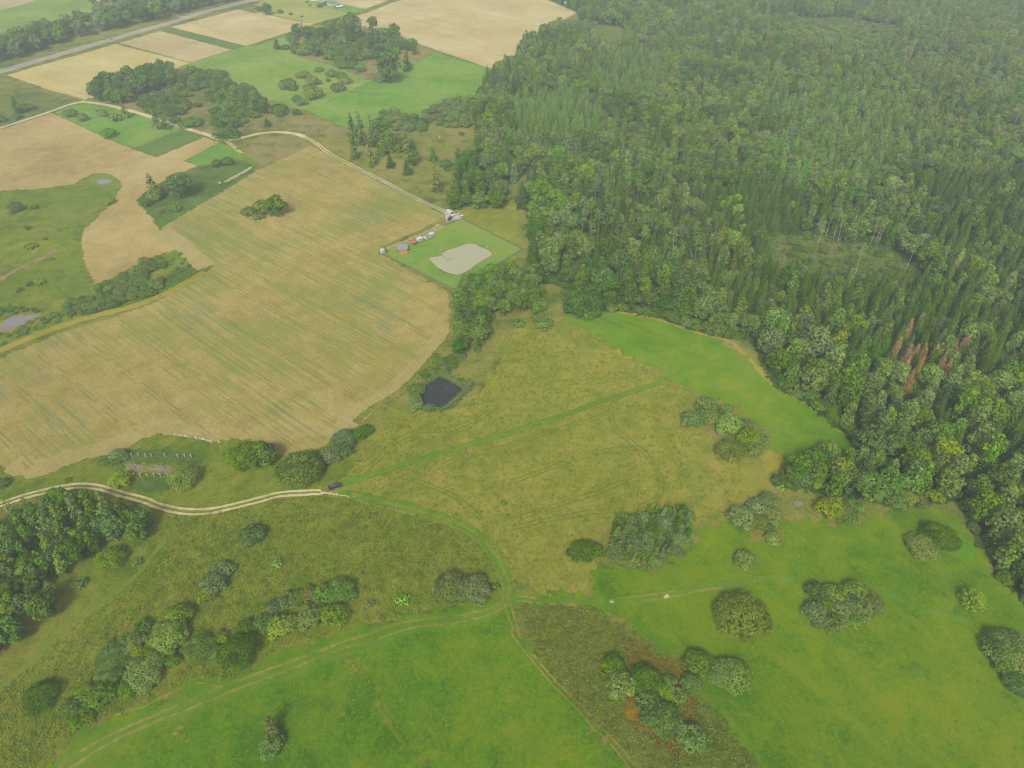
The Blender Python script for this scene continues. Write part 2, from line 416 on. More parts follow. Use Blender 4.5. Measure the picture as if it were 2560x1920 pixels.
def inside(p, poly):
    x, y = p; c = False; n = len(poly); j = n - 1
    for i in range(n):
        xi, yi = poly[i]; xj, yj = poly[j]
        if (yi > y) != (yj > y) and x < (xj - xi) * (y - yi) / (yj - yi) + xi: c = not c
        j = i
    return c
def dist_to(p, poly):
    best = 1e9
    for i in range(len(poly)):
        a, b = poly[i - 1], poly[i]; dx, dy = b[0] - a[0], b[1] - a[1]; L = dx * dx + dy * dy or 1e-9
        t = max(0, min(1, ((p[0] - a[0]) * dx + (p[1] - a[1]) * dy) / L))
        best = min(best, math.hypot(p[0] - a[0] - t * dx, p[1] - a[1] - t * dy))
    return best
def scatter(poly, gap, tries=40):
    xs, ys = [p[0] for p in poly], [p[1] for p in poly]; area = (max(xs) - min(xs)) * (max(ys) - min(ys))
    got, cell = [], {}
    for _ in range(int(area / gap ** 2 * tries)):
        p = (random.uniform(min(xs), max(xs)), random.uniform(min(ys), max(ys)))
        i, j = int(p[0] // gap), int(p[1] // gap)
        if any(math.hypot(p[0] - q[0], p[1] - q[1]) < gap for a in (-1, 0, 1) for b in (-1, 0, 1) for q in cell.get((i + a, j + b), ())): continue
        if inside(p, poly): got.append(p); cell.setdefault((i, j), []).append(p)
    return got
def thicket(text, gap, mix, where, group, size=(.85, 1.2), limit=400, hs=1.0):
    """Fill an outline seen in the photo with single plants; MIX: (weight, kind, tint, mean crown width in metres, noun)."""
    poly = gpts(text); rows = {}; gap *= 1.25
    spots = scatter(poly, gap)[:limit]; print('thicket', len(spots), where)
    for (x, y) in spots:
        w, kind, tint, wid, noun = random.choices(mix, [m[0] for m in mix])[0]
        s = wid * random.uniform(*size) / TPL[kind][0][3]
        e = plant(kind, tint, x, y, s, None, group, None, hs)
        u, v, _ = photo(x, y, TPL[kind][0][4] * s); rows.setdefault((tint, noun), []).append((e, u, v, s))
    for key in list(rows):
        r = rows[key]
        if len(r) > 16:
            um, vm = sorted(q[1] for q in r)[len(r) // 2], sorted(q[2] for q in r)[len(r) // 2]; del rows[key]
            for q in r:
                w = ('front' if q[2] > vm else 'back') + ('-left' if q[1] < um else '-right')
                rows.setdefault((key[0], f'{key[1]}, {w} part,'), []).append(q)
    for (tint, noun), r in rows.items():
        stem = f'{WORD[tint]} {noun}'
        for e, *_ in r: e['label'] = f'{stem} {where}'
        if len(r) == 1: r[0][0]['label'] = f'the only {stem} {where}'
        if len(r) > 3:
            for word, key in (('leftmost', lambda q: q[1]), ('rightmost', lambda q: -q[1]), ('nearest', lambda q: -q[2]), ('farthest', lambda q: q[2]), ('largest', lambda q: -q[3])):
                c = [q for q in r if not q[0].get('done')]
                if not c: break
                e = min(c, key=key)[0]; e['label'] = f'{word} {stem} {where}'; e['done'] = 1
            for q in r:
                if q[0].get('done'): del q[0]['done']

# ------------------------------------------------------------------ the ground and what lies on it
def smooth(p, closed=True, k=4):
    n = len(p); out = []
    for i in range(n if closed else n - 1):
        a, b, c, d = (p[(i - 1) % n], p[i], p[(i + 1) % n], p[(i + 2) % n]) if closed else (p[max(0, i - 1)], p[i], p[i + 1], p[min(n - 1, i + 2)])
        for q in range(k):
            t = q / k
            out.append(tuple(.5 * (2 * b[m] + (c[m] - a[m]) * t + (2 * a[m] - 5 * b[m] + 4 * c[m] - d[m]) * t * t + (3 * b[m] - a[m] - 3 * c[m] + d[m]) * t ** 3) for m in (0, 1)))
    if not closed: out.append(p[-1])
    return out
def resample(p, step, closed=True):
    out, n = [], len(p)
    for i in range(n if closed else n - 1):
        a, b = p[i], p[(i + 1) % n]; L = math.hypot(b[0] - a[0], b[1] - a[1]); m = max(1, int(L / step))
        for q in range(m): out.append((a[0] + (b[0] - a[0]) * q / m, a[1] + (b[1] - a[1]) * q / m))
    if not closed: out.append(p[-1])
    return out
LEVEL = {}
def height(level):
    n = LEVEL[level] = LEVEL.get(level, -1) + 1
    return level * .03 + n * .0011
def sheet(name, poly, mat, level, curved=False, ragged=0.35, kind='structure'):
    if curved: poly = smooth(poly)
    p = resample(poly, 1.0 if ragged > .15 else 2.0); zz = height(level)
    p = [(x + random.gauss(0, ragged * 1.7), y + random.gauss(0, ragged * 1.7)) for x, y in p]
    v2, _, f2, *_ = delaunay_2d_cdt([Vector(q) for q in p], [(i, (i + 1) % len(p)) for i in range(len(p))], [], 1, 1e-5)
    me = mesh_from(name, [(q.x, q.y, zz) for q in v2], f2)
    if len(me.polygons) and me.polygons[0].normal.z < 0: me.flip_normals()
    return tag(link(name, me, None, mat), kind=kind)
def ribbon(name, text, width, mat, level, offsets=(0.0,), ragged=0.12, taper=0.0, gaps=0.0, g=None):
    """A strip of ground along a line; several offsets give the ruts of one track."""
    raw = g or gpts(text); pp = [raw[0]]
    for q in raw[1:]:
        if math.dist(q, pp[-1]) > 2.5: pp.append(q)
    line = resample(smooth(pp, False, 6), 1.5, False); v, f = [], []
    n = len(line)
    for off in offsets:
        prev = False; wob = 0.0; zz = height(level)
        for i, (x, y) in enumerate(line):
            a, b = line[max(0, i - 1)], line[min(n - 1, i + 1)]; dx, dy = b[0] - a[0], b[1] - a[1]; L = math.hypot(dx, dy) or 1
            nx, ny = -dy / L, dx / L; wob = .85 * wob + random.gauss(0, ragged * .4)
            w = width / 2 * (1 - taper * i / n) + random.gauss(0, ragged * .5)
            if gaps and math.sin(i * .31 + off) + random.gauss(0, .7) < -2.2 + 3.2 * gaps: prev = False; continue
            o = off + wob
            v += [(x + nx * (o - w), y + ny * (o - w), zz + random.uniform(0, .004)), (x + nx * (o + w), y + ny * (o + w), zz + random.uniform(0, .004))]
            if prev: m = len(v); f.append((m - 4, m - 2, m - 1, m - 3))
            prev = True
    me = mesh_from(name, v, f)
    if len(me.polygons) and me.polygons[0].normal.z < 0: me.flip_normals()
    return tag(link(name, me, None, mat), kind='structure')
def heading(a, b):
    p, q = ground(*a), ground(*b); return math.atan2(q[1] - p[1], q[0] - p[0])

row_dir = heading(tile(1, 1, 30, 660), tile(1, 1, 560, 950))
wheat_dir = heading(tile(0, 0, 60, 650), tile(0, 0, 720, 860))
top_dir = heading(tile(1, 0, 1040, 100), tile(2, 0, 0, 400))
mow_dir = heading(tile(1, 3, 500, 700), tile(1, 3, 1400, 1500))
past_dir = heading(tile(3, 3, 500, 400), tile(3, 3, 1800, 1500))

M = dict(
    rough=ground_mat('rough_grass', [(96, 110, 50), (122, 130, 62), (140, 142, 72), (152, 144, 84)], .5, .6, .5, bump=.5),
    rough2=ground_mat('overgrown_grass', [(102, 124, 46), (122, 140, 54), (138, 150, 62), (156, 156, 74)], .5, .5, .5, scales=(.03, .2, 1.3), bump=.8, patches=[((108, 140, 46), .025, .52, .7), ((146, 134, 68), .04, .54, .6), ((88, 104, 48), .06, .56, .6)]),
    dry=ground_mat('dry_yellow_meadow', [(130, 140, 58), (146, 152, 66), (158, 158, 74), (172, 162, 86)], .5, .5, .45, scales=(.022, .16, 1.1), bump=.8, patches=[((120, 142, 60), .022, .50, .75), ((164, 156, 80), .03, .56, .5), ((142, 138, 80), .07, .56, .5), ((110, 132, 58), .06, .58, .5)]),
    mown=ground_mat('mown_meadow', [(92, 132, 34), (106, 143, 40), (120, 149, 48), (140, 153, 60)], .5, .45, .35, streak=(mow_dir, 40, 3.0, .4, (126, 154, 66)), patches=[((124, 152, 70), .03, .52, .6), ((84, 134, 42), .05, .54, .5)]),
    pasture=ground_mat('green_pasture', [(82, 122, 12), (102, 137, 16), (116, 145, 22), (134, 149, 44)], .5, .5, .4, streak=(past_dir, 60, 4.0, .4, (128, 146, 46)), patches=[((84, 128, 28), .03, .52, .55), ((130, 145, 44), .025, .55, .4), ((120, 143, 40), .06, .53, .5)], speck=((140, 166, 60), 1.5, .6, .5)),
    clover=ground_mat('bright_clover_meadow', [(80, 120, 10), (98, 137, 12), (114, 145, 20), (136, 148, 40)], .5, .45, .4, streak=(mow_dir, 30, 5, .3, (112, 140, 54)), patches=[((116, 134, 50), .035, .56, .45), ((84, 128, 26), .03, .53, .5), ((112, 140, 44), .05, .53, .5)], speck=((132, 164, 54), 1.6, .6, .5)),
    stubble=ground_mat('plain_stubble', [(162, 146, 94), (178, 160, 106), (188, 170, 116), (196, 178, 126)], .5, .35, .45, streak=(row_dir + .5, 60, 3.5, .15, (168, 152, 96)), bump=.3),
    weedy=ground_mat('weedy_stubble', [(156, 144, 84), (170, 155, 94), (180, 164, 104), (190, 174, 116)], .35, .4, .4, streak=(row_dir, 70, 2.2, .17, (148, 148, 84)), bump=.4,
                     patches=[((124, 144, 80), .010, .50, .75), ((144, 150, 76), .024, .485, .65), ((136, 138, 108), .03, .54, .6), ((112, 144, 66), .06, .565, .6)]),
    headland=ground_mat('bare_headland', [(164, 152, 98), (176, 163, 108), (186, 173, 120)], .5, .4, .5, bump=.3),
    wheat=ground_mat('ripe_wheat', [(186, 172, 112), (202, 188, 128), (212, 200, 142)], .5, .3, .3, streak=(wheat_dir, 120, 4.0, .55, (184, 168, 108))),
    beige=ground_mat('beige_stubble', [(176, 162, 116), (192, 176, 130), (202, 188, 142)], .5, .4, .3, streak=(wheat_dir, 90, 5.0, .3, (174, 162, 114))),
    farbeige=ground_mat('far_beige_stubble', [(188, 172, 122), (202, 186, 138), (212, 198, 152)], .6, .3, .2, streak=(top_dir, 220, 9.0, .42, (180, 166, 112)), patches=[((136, 156, 86), .012, .60, .9)]),
    pale=ground_mat('pale_green_meadow', [(118, 150, 66), (134, 160, 76), (150, 168, 88)], .6, .5, .3, patches=[((160, 170, 96), .02, .56, .5)]),
    lush=ground_mat('lush_meadow', [(102, 144, 60), (118, 156, 70), (138, 164, 82)], .6, .5, .4, scales=(.02, .12, .5)),
    lawn=ground_mat('plot_lawn', [(108, 146, 62), (128, 158, 74), (140, 160, 80)], .6, .5, .3, patches=[((142, 154, 82), .06, .55, .6)]),
    olive=ground_mat('olive_meadow', [(150, 160, 88), (166, 170, 98), (180, 178, 110)], .6, .4, .3),
    garden=ground_mat('bean_rows', [(84, 118, 56), (102, 136, 64), (120, 132, 76)], .5, .5, .4, streak=(heading(tile(0, 0, 1350, 1320), tile(0, 0, 1760, 1170)), 30, 1.6, .4, (116, 120, 76))),
    reed=ground_mat('reed_bed', [(82, 106, 48), (98, 122, 56), (116, 134, 68)], .5, .6, .6, bump=.6),
    grassway=ground_mat('mown_track', [(96, 136, 46), (110, 144, 52), (128, 150, 62)], .5, .5, .4),
    faint=ground_mat('trodden_grass', [(116, 132, 56), (134, 144, 68), (150, 150, 80)], .5, .5, .4),
    rut=ground_mat('flattened_rut', [(112, 130, 54), (128, 140, 60)], .5, .5, .4),
    worn=ground_mat('worn_brown_rut', [(128, 134, 54), (144, 146, 68), (162, 157, 90)], .5, .6, .5),
    sand=ground_mat('pale_sand', [(186, 170, 124), (210, 198, 152), (226, 216, 176)], .4, .5, .5),
    gravel=ground_mat('grey_gravel', [(158, 152, 128), (180, 174, 150), (196, 190, 166)], .4, .5, .5),
    asphalt=ground_mat('old_asphalt', [(150, 147, 138), (166, 163, 154), (176, 173, 162)], .4, .3, .3),
    shoulder=ground_mat('pale_road_edge', [(190, 186, 158), (204, 200, 172)], .4, .4, .4),
    floor=ground_mat('forest_floor', [(58, 80, 36), (76, 98, 44), (96, 114, 54)], .5, .6, .5, bump=.5),
    scrubland=ground_mat('brown_scrubland', [(110, 118, 62), (134, 134, 78), (152, 144, 92), (158, 138, 96)], .6, .6, .5, bump=.5),
    greenish=ground_mat('fresh_rough_grass', [(104, 126, 50), (120, 140, 58), (136, 146, 66)], .5, .6, .6, patches=[((140, 140, 70), .04, .53, .6)]),
    scar=ground_mat('trodden_scar', [(110, 134, 36), (128, 138, 56), (148, 144, 80)], .5, .6, .5),
    red=ground_mat('red_brown_sedge', [(108, 92, 40), (128, 106, 48), (142, 122, 58)], .5, .6, .6, scales=(.05, .3, 1.6), bump=.8),
    orange=ground_mat('orange_sedge', [(138, 112, 38), (162, 126, 46), (172, 140, 58)], .5, .6, .6, scales=(.05, .3, 1.6), bump=.8),
    weeds=ground_mat('tall_weeds', [(100, 124, 48), (118, 140, 56), (132, 147, 66), (150, 152, 84)], .4, .5, .6, scales=(.04, .3, 1.5), bump=1.0, patches=[((146, 138, 82), .08, .57, .5), ((96, 116, 48), .05, .54, .5)]),
    yellowrim=ground_mat('yellow_grass_margin', [(142, 140, 60), (160, 154, 70), (172, 160, 82)], .5, .5, .5),
    brownsoil=ground_mat('brown_soil', [(150, 128, 96), (168, 146, 110)], .4, .5, .5),
    regrowth=ground_mat('low_regrowth', [(70, 94, 42), (90, 112, 50), (112, 124, 66), (134, 122, 84)], .5, .6, .6, bump=.6),
    clear=ground_mat('forest_clearing', [(92, 112, 52), (116, 128, 64), (134, 138, 78)], .5, .6, .5, bump=.5),
)

gw = [(-1600, -300), (1600, -300), (1600, 2700), (-1600, 2700)]
g_ = mesh_from('ground', [(x, y, 0) for x, y in gw], [(0, 1, 2, 3)])
tag(link('ground', g_, None, M['rough']), kind='structure')

P = gpts
# far left: meadow, fields along the road
sheet('meadow', P('00:-700,-40 300,-60 900,-60 900,20 830,90 600,190 300,280 40,330 -300,420 -700,560'), M['pale'], 2)
sheet('bare_field', P('00:-600,-60 330,-60 320,0 200,40 0,92 -600,240'), M['beige'], 3)
sheet('bare_field', P('00:-200,360 0,305 42,318 42,450 0,470 -200,520'), M['beige'], 3)
ribbon('verge', '00:-300,705 0,622 300,533 600,447 960,343 1300,245 1580,163 1800,95 2212,-5 10:300,-80', 26, M['rough'], 3, ragged=.6)
ribbon('road_shoulder', '00:-300,705 0,622 300,533 600,447 960,343 1300,245 1580,163 1800,95 2212,-5 10:300,-80', 10.5, M['shoulder'], 4, ragged=.15)
ribbon('road', '00:-300,705 0,622 300,533 600,447 960,343 1300,245 1580,163 1800,95 2212,-5 10:300,-80', 8.2, M['asphalt'], 5, ragged=.03)
ribbon('field_entrance', '00:1560,146 1640,152', 5, M['shoulder'], 6)
sheet('rough_meadow', P('00:-300,720 0,650 60,648 420,770 720,855 690,880 560,925 350,1000 0,1085 -300,1150'), M['rough'], 3)
sheet('meadow', P('00:-300,860 300,800 560,850 720,860 690,878 560,920 340,1000 0,1080 -300,1150'), M['clear'], 4, True, 1.0)
sheet('wheat_field', P('00:60,650 260,590 640,485 1000,380 1640,545 1500,600 1300,700 850,840 720,860 400,770'), M['wheat'], 4)
sheet('harvested_field', P('00:1030,372 1200,322 1380,270 2000,430 1820,488 1650,542'), M['beige'], 4)
sheet('harvested_field', P('00:1480,235 1800,150 2060,80 2212,120 10:0,108 500,210 250,295 0,375 00:2120,397'), M['farbeige'], 4)
sheet('grass_strip', P('00:1400,265 1470,236 2115,398 2010,428'), M['garden'], 5)
sheet('meadow', P('10:-20,100 0,40 160,-60 560,-60 600,0 940,82 850,110 500,208 300,165'), M['olive'], 4)
sheet('meadow', P('10:300,-60 540,0 940,80 990,85 870,120 780,110 620,60'), M['lush'], 5, False, 1.2)
sheet('harvested_field', P('10:560,0 700,-90 1260,-60 1110,18 945,78'), M['farbeige'], 5)
sheet('harvested_field', P('10:1240,0 1400,-120 20:250,-60 300,0 560,110 430,180 330,230 150,330 80,370 60,420 10,560 10:2180,600 2000,585 1820,520 1640,462 1300,340 1080,270 900,225 740,190 860,140 1000,95'), M['farbeige'], 4)
ribbon('grass_lane', '10:-60,400 0,383 250,300 500,220 720,170 960,92 1110,35 1250,-5 1500,-90', 7, M['rough'], 6, ragged=.4)
ribbon('wheel_track', '10:-60,400 0,383 250,300 500,220 720,170 960,92 1110,35 1250,-5 1500,-90', .8, M['rut'], 7, (-1.0, 1.0))
sheet('meadow', P('00:1640,550 1800,500 2010,432 2212,375 10:0,388 300,285 560,210 700,195 500,280 300,360 290,430 380,500 640,560 860,640 1000,700 760,810 520,930 440,960 300,920 100,860 00:2212,800 1960,700 1700,590 1500,620'), M['pale'], 4)
sheet('scrubland', P('10:290,400 330,300 520,270 700,190 900,225 1080,270 1300,340 1540,455 1240,600 1000,700 850,640 640,560 350,460'), M['scrubland'], 5, False, 1.0)
sheet('lush_meadow', P('10:440,960 520,935 760,810 1000,700 1240,600 1545,460 1800,530 2000,590 2110,640 1980,700 1880,850 1700,870 1350,1020 1050,1090 760,1100 600,1030'), M['lush'], 6)
sheet('scrubland', P('00:830,870 850,790 1300,690 1500,600 1720,600 1970,700 2212,800 10:120,870 330,960 440,1000 620,1060 780,1110 780,1180 640,1180 330,1130 200,1130 0,1140 00:2070,1180 1930,1190 1780,1145 1440,1040 1040,920'), M['scrubland'], 5, False, .8)
sheet('rough_meadow', P('10:430,1180 640,1190 780,1180 1000,1190 1450,1080 1900,1100 1880,1250 1800,1450 1700,1640 11:1640,60 1620,160 1500,60 1270,-10 10:1100,1560 760,1380 560,1260'), M['rough'], 5, False, .8)
sheet('meadow', P('11:1630,160 1800,150 2212,80 21:30,90 70,250 100,400 90,500 11:2212,440 2000,340 1780,232 1720,180'), M['dry'], 5, False, .5)
sheet('meadow', P('00:480,975 560,930 740,898 1040,945 1290,1020 1570,1112 1150,1275 960,1212 700,1088'), M['lush'], 5)
sheet('bean_field', P('00:1580,1112 1760,1186 1350,1356 1250,1322 1150,1280'), M['garden'], 6)
ribbon('grass_strip', '00:1150,1278 1380,1195 1575,1112', 1.2, M['yellowrim'], 7)
sheet('meadow', P('00:1895,1235 2060,1300 2130,1360 1950,1400 1700,1432 1590,1390'), M['lush'], 6)
sheet('stubble_field', P('00:-400,1250 0,1122 450,978 700,1092 960,1214 1130,1282 1260,1332 1350,1360 1760,1188 1895,1235 1590,1392 1700,1440 1550,1540 1400,1620 1260,1659 01:1260,0 1180,72 1290,200 1350,290 1380,320 1540,490 1250,590 900,785 830,790 750,680 700,430 720,340 980,85 1020,0 00:1050,1620 1040,1570 960,1510 880,1496 800,1502 720,1542 640,1592 430,1627 0,1652 -400,1700'), M['stubble'], 4)
sheet('reed_bed', P('00:1440,1560 1700,1442 2000,1402 2160,1392 2212,1440 10:40,1450 0,1480 00:1950,1659 01:1900,10 1560,210 1382,322 1350,290 1290,200 1180,70 1260,10 00:1270,1650'), M['reed'], 5, False, .5)
sheet('rough_meadow', P('00:2100,1330 2150,1250 2212,1200 10:0,1190 100,1165 430,1205 475,1262 0,1480 00:2150,1400'), M['scrubland'], 5)
sheet('stubble_field', P('10:475,1262 560,1300 760,1412 900,1490 1100,1595 11:1250,0 1450,110 1640,210 1600,250 1320,390 1090,490 1060,530 1400,720 1665,870 1672,1050 1665,1200 1560,1330 1440,1480 1320,1600 12:1240,5 1000,180 850,310 640,490 540,570 330,590 180,640 100,560 0,490 02:2050,478 1800,488 1500,430 1380,392 1200,442 1000,562 600,682 400,782 200,792 100,742 -300,640 01:-300,1560 0,1440 500,1230 1000,1080 1300,975 1740,735 1850,640 1540,490 1382,322 1560,212 1900,12 10:0,1480'), M['weedy'], 5)
BIG = gpts('10:475,1262 560,1300 760,1412 900,1490 1100,1595 11:1250,0 1450,110 1600,250 1320,390 1090,490 1060,530 1400,720 1640,870 1650,1050 1640,1200 1540,1330 1420,1480 1300,1600 12:1220,5 1000,160 850,290 640,470 540,550 330,570 180,620 100,540 0,470 02:2050,460 1800,470 1500,410 1380,372 1200,422 1000,542 600,662 400,760 200,770 100,720 -200,640 01:-200,1560 0,1480 500,1270 1000,1120 1300,1010 1760,760 1850,640 1600,440 1560,212 1900,12 10:0,1480')
cx_, cy_ = sum(p[0] for p in BIG) / len(BIG), sum(p[1] for p in BIG) / len(BIG); ca, sa = math.cos(row_dir), math.sin(row_dir)
M['tram'] = ground_mat('tramline', [(138, 138, 78), (152, 148, 86)], .5, .5, .4)
for k in range(-9, 10):
    off = k * 17.0 + random.uniform(-1.5, 1.5); run = []
    for t in range(-260, 261, 6):
        q = (cx_ + ca * t - sa * (off + .012 * t), cy_ + sa * t + ca * (off + .012 * t))
        if inside(q, BIG): run.append(q)
        elif len(run) > 3: break
        else: run = []
    if len(run) > 4: ribbon('tramline', '', .5, M['tram'], 6.5, (-.9, .9), ragged=.12, gaps=.5, g=run)
ribbon('headland', '12:640,470 880,270 1130,80 11:1380,1500 1540,1320 1640,1180', 9, M['headland'], 6, ragged=.8)
ribbon('headland', '01:1400,330 1600,480 1790,650', 10, M['headland'], 6, ragged=.8)
ribbon('headland', '02:100,690 350,720 620,630 1000,520 1250,390 1450,350 1900,430', 9, M['headland'], 6, ragged=.9)
ribbon('headland', '11:1140,500 1300,440 1600,290', 6, M['headland'], 6, ragged=.8)
ribbon('grass_margin', '01:-200,1440 0,1372 480,1180 1000,1030 1330,925 1600,790 1760,690', 4.5, M['yellowrim'], 7, ragged=.5)
ribbon('grass_margin', '11:1080,480 1250,415 1480,310 1650,215', 3.2, M['rough'], 7, ragged=.6)
ribbon('grass_margin', '11:1690,880 1700,1100 1690,1230 1570,1400 1400,1560 12:1250,60 1010,220 860,340', 3.5, M['rough'], 7, ragged=.5)
# left of the neck: variegated meadow, willow strip, puddles
sheet('rough_meadow', P('00:-300,1700 0,1655 430,1628 640,1594 720,1544 800,1504 880,1498 960,1512 1040,1572 1050,1620 01:1020,0 980,82 720,340 702,430 750,680 840,800 900,800 1250,600 1540,495 1740,700 1400,900 1000,1040 500,1210 0,1370 -300,1450'), M['rough2'], 3)
sheet('meadow', P('01:400,300 660,420 700,690 760,800 800,890 600,960 520,860 560,700 540,500 480,400'), M['greenish'], 3.5, True, .6)
sheet('meadow', P('01:450,0 800,-20 1000,20 900,110 700,240 520,260 420,120'), M['greenish'], 3.5, True, .6)
ribbon('sand_track', '01:-60,800 60,730 150,670 300,610 420,540 500,495', 3.0, M['brownsoil'], 5, ragged=.8, gaps=.25)
sheet('meadow', P('01:1270,820 1420,760 1560,640 1720,700 1400,880 1200,960'), M['reed'], 4, True, .8)

# water
def water_mat(name, c, rough=0.06, vary=.1, spec=0.5):
    m, nt = new_mat(name); T = NT(nt); pos = T.n('ShaderNodeNewGeometry').outputs['Position']
    col = base(c); d = tuple(x * (1 - vary) for x in col[:3]) + (1,); l_ = tuple(x * (1 + vary) for x in col[:3]) + (1,)
    cc = T.ramp(T.noise(pos, .12, 3), [d, l_], .35, .65)
    b = T.n('ShaderNodeBsdfPrincipled'); T.l(cc, b.inputs['Base Color']); b.inputs['Roughness'].default_value = rough; b.inputs['IOR'].default_value = 1.33
    b.inputs['Specular IOR Level'].default_value = spec
    bp = T.n('ShaderNodeBump'); bp.inputs['Strength'].default_value = .05; bp.inputs['Distance'].default_value = .05
    T.l(T.noise(pos, 1.5, 3), bp.inputs['Height']); T.l(bp.outputs[0], b.inputs['Normal'])
    o = T.n('ShaderNodeOutputMaterial'); T.l(b.outputs[0], o.inputs['Surface']); return m
W_MURKY = water_mat('murky_water', (194, 196, 158), .55, .012, .2); W_DARK = water_mat('dark_water', (60, 66, 66), .05); W_GREY = water_mat('shallow_grey_water', (150, 148, 150), .15)
sheet('muddy_bank', P('00:760,1560 860,1500 960,1512 1035,1575 1030,1640 900,1659 780,1640'), M['greenish'], 5, True)
sheet('pond', P('00:838,1568 870,1554 910,1550 950,1560 968,1576 940,1588 890,1596 850,1586'), W_GREY, 6, True, .1)
sheet('muddy_bank', P('01:-60,1180 60,1090 330,1045 350,1080 220,1160 0,1230 -60,1260'), M['brownsoil'], 5, True, .5)
sheet('pond', P('01:-80,1220 0,1180 70,1105 200,1085 320,1062 300,1100 180,1150 60,1180 0,1205 -60,1240'), W_GREY, 6, True, .3)
sheet('lawn', P('11:1100,540 1780,238 2300,500 1712,846'), M['lawn'], 7, False, .1)
sheet('muddy_bank', P('11:1488,580 1520,558 1592,548 1640,505 1720,480 1815,445 1890,448 1960,480 2010,500 2048,540 2020,570 1960,605 1890,650 1840,690 1770,718 1720,724 1650,706 1580,672 1530,630'), M['scrubland'], 8, True, .1)
sheet('pond', P('11:1498,582 1525,566 1595,556 1645,512 1722,488 1818,451 1888,454 1955,486 2004,505 2038,540 2010,566 1952,600 1885,643 1835,682 1768,711 1720,717 1655,700 1585,666 1538,626'), W_MURKY, 9, True, .05)
sheet('reed_bed', P('11:1460,1659 1520,1590 1640,1560 1740,1600 12:1880,-20 1860,60 1700,190 1600,240 1440,240 1360,160 1330,60 1400,0'), M['reed'], 7, True, .6)
sheet('pond', P('12:1402,80 1440,50 1490,0 11:1525,1640 1580,1610 1640,1625 1690,1655 12:1740,25 1782,45 1770,75 1700,150 1640,195 1590,216 1500,214 1448,200 1425,130'), W_DARK, 9, True, .15)

# the middle meadow, the tracks, the pastures in front
sheet('dry_meadow', P('12:620,930 760,800 900,640 1010,440 1130,300 1280,180 1500,250 1700,240 1900,120 1980,-40 11:2040,1500 2120,1330 2212,1200 21:200,1140 430,1090 640,1190 950,1400 1330,1595 22:1450,0 1600,132 1560,240 1600,380 1780,460 1830,640 2212,660 32:0,620 60,600 130,620 60,720 0,860 22:2050,1000 1900,1180 1600,1235 1500,1090 900,1100 760,1290 480,1420 650,1540 700,1640 23:720,0 740,100 600,200 100,160 12:2180,1659 2100,1500 1950,1330 1780,1220 1200,1050 850,970'), M['dry'], 4, False, 1.1)
sheet('mown_meadow', P('21:420,1085 480,1072 800,1035 900,1030 1130,1080 1300,1115 1560,1205 1720,1248 1860,1290 1960,1385 2100,1520 2212,1630 31:0,1640 32:60,-5 280,145 480,295 700,485 770,560 560,680 200,730 60,660 0,560 22:2212,400 1960,280 1900,195 1800,155 1650,115 1600,128 1450,0 21:1330,1592 950,1395 640,1190'), M['mown'], 5, False, .8)
ribbon('sand_track', '21:1840,1292 1900,1340 1950,1375', 2.4, M['brownsoil'], 6, ragged=.4, taper=.6)
ribbon('grass_margin', '21:900,1030 1130,1076 1300,1112 1560,1205 1760,1252 1880,1290 1980,1385 2110,1510 22:2230,-20 32:200,80 480,270 720,480', 2.4, M['yellowrim'], 6, ragged=.5)
sheet('rough_meadow', P('02:-200,1300 0,1180 600,1000 900,960 1080,1010 1380,1090 1700,1130 2212,1040 12:200,1000 540,960 850,990 1200,1060 1500,1150 1780,1250 1950,1370 2080,1530 2140,1659 13:2150,0 2110,180 1600,280 1200,385 800,440 600,545 200,640 0,770 03:2212,760 1930,925 1850,885 1640,905 1400,1045 1100,1155 850,1255 700,1375 420,1640 300,1750 -300,1750 -300,0'), M['rough2'], 4, False, .5)
sheet('rough_meadow', P('02:-200,760 0,720 100,745 200,795 400,785 600,690 1000,566 1200,446 1380,396 1500,434 1800,492 2050,482 12:0,494 180,645 330,595 540,595 640,495 760,420 900,640 760,800 620,930 400,935 0,1000 02:1900,1070 1700,1095 1380,1050 1080,950 880,900 700,880 350,930 0,1035 -200,1090'), M['rough2'], 4, False, .5)
sheet('weed_patch', P('02:1000,600 1120,570 1760,590 1740,690 1500,690 1080,690 960,730'), M['reed'], 5, True, .5)
sheet('bare_soil', P('02:1070,710 1130,690 1300,700 1500,718 1490,770 1300,770 1100,755'), M['scrubland'], 6, True, .4)
sheet('weed_patch', P('02:1150,820 1480,810 1500,900 1300,930 1160,900'), M['reed'], 5, True, .5)
sheet('clover_meadow', P('03:300,1750 420,1645 560,1500 700,1380 850,1258 1100,1158 1400,1048 1560,950 1640,908 1740,888 1850,885 1930,925 1960,935 2212,765 13:0,775 100,700 200,640 400,590 600,550 800,440 1000,410 1200,385 1600,285 2000,205 2110,200 2180,220 23:30,260 60,420 170,640 300,840 470,1020 620,1190 760,1340 900,1480 1080,1700 1080,1900 03:300,1900'), M['clover'], 5, False, .7)
sheet('pasture', P('23:0,215 100,150 500,160 700,190 730,30 22:690,1560 940,1590 1150,1625 1380,1560 1530,1420 1600,1242 1900,1200 2100,1360 2212,1395 32:100,1372 200,1205 330,1150 450,1172 600,1222 720,1222 850,1142 1000,1110 1400,1090 1550,1108 1640,1150 1750,1300 1900,1450 1965,1659 33:1960,0 2050,100 2230,250 2500,400 2500,1900 23:2212,1900 2130,1700 2000,1520 1880,1380 1780,1195 1610,1090 1570,990 1590,900 1480,850 1490,745 1350,715 1180,590 1060,520 960,420 820,330 690,260 300,230 20,220'), M['pasture'], 5, False, .9)
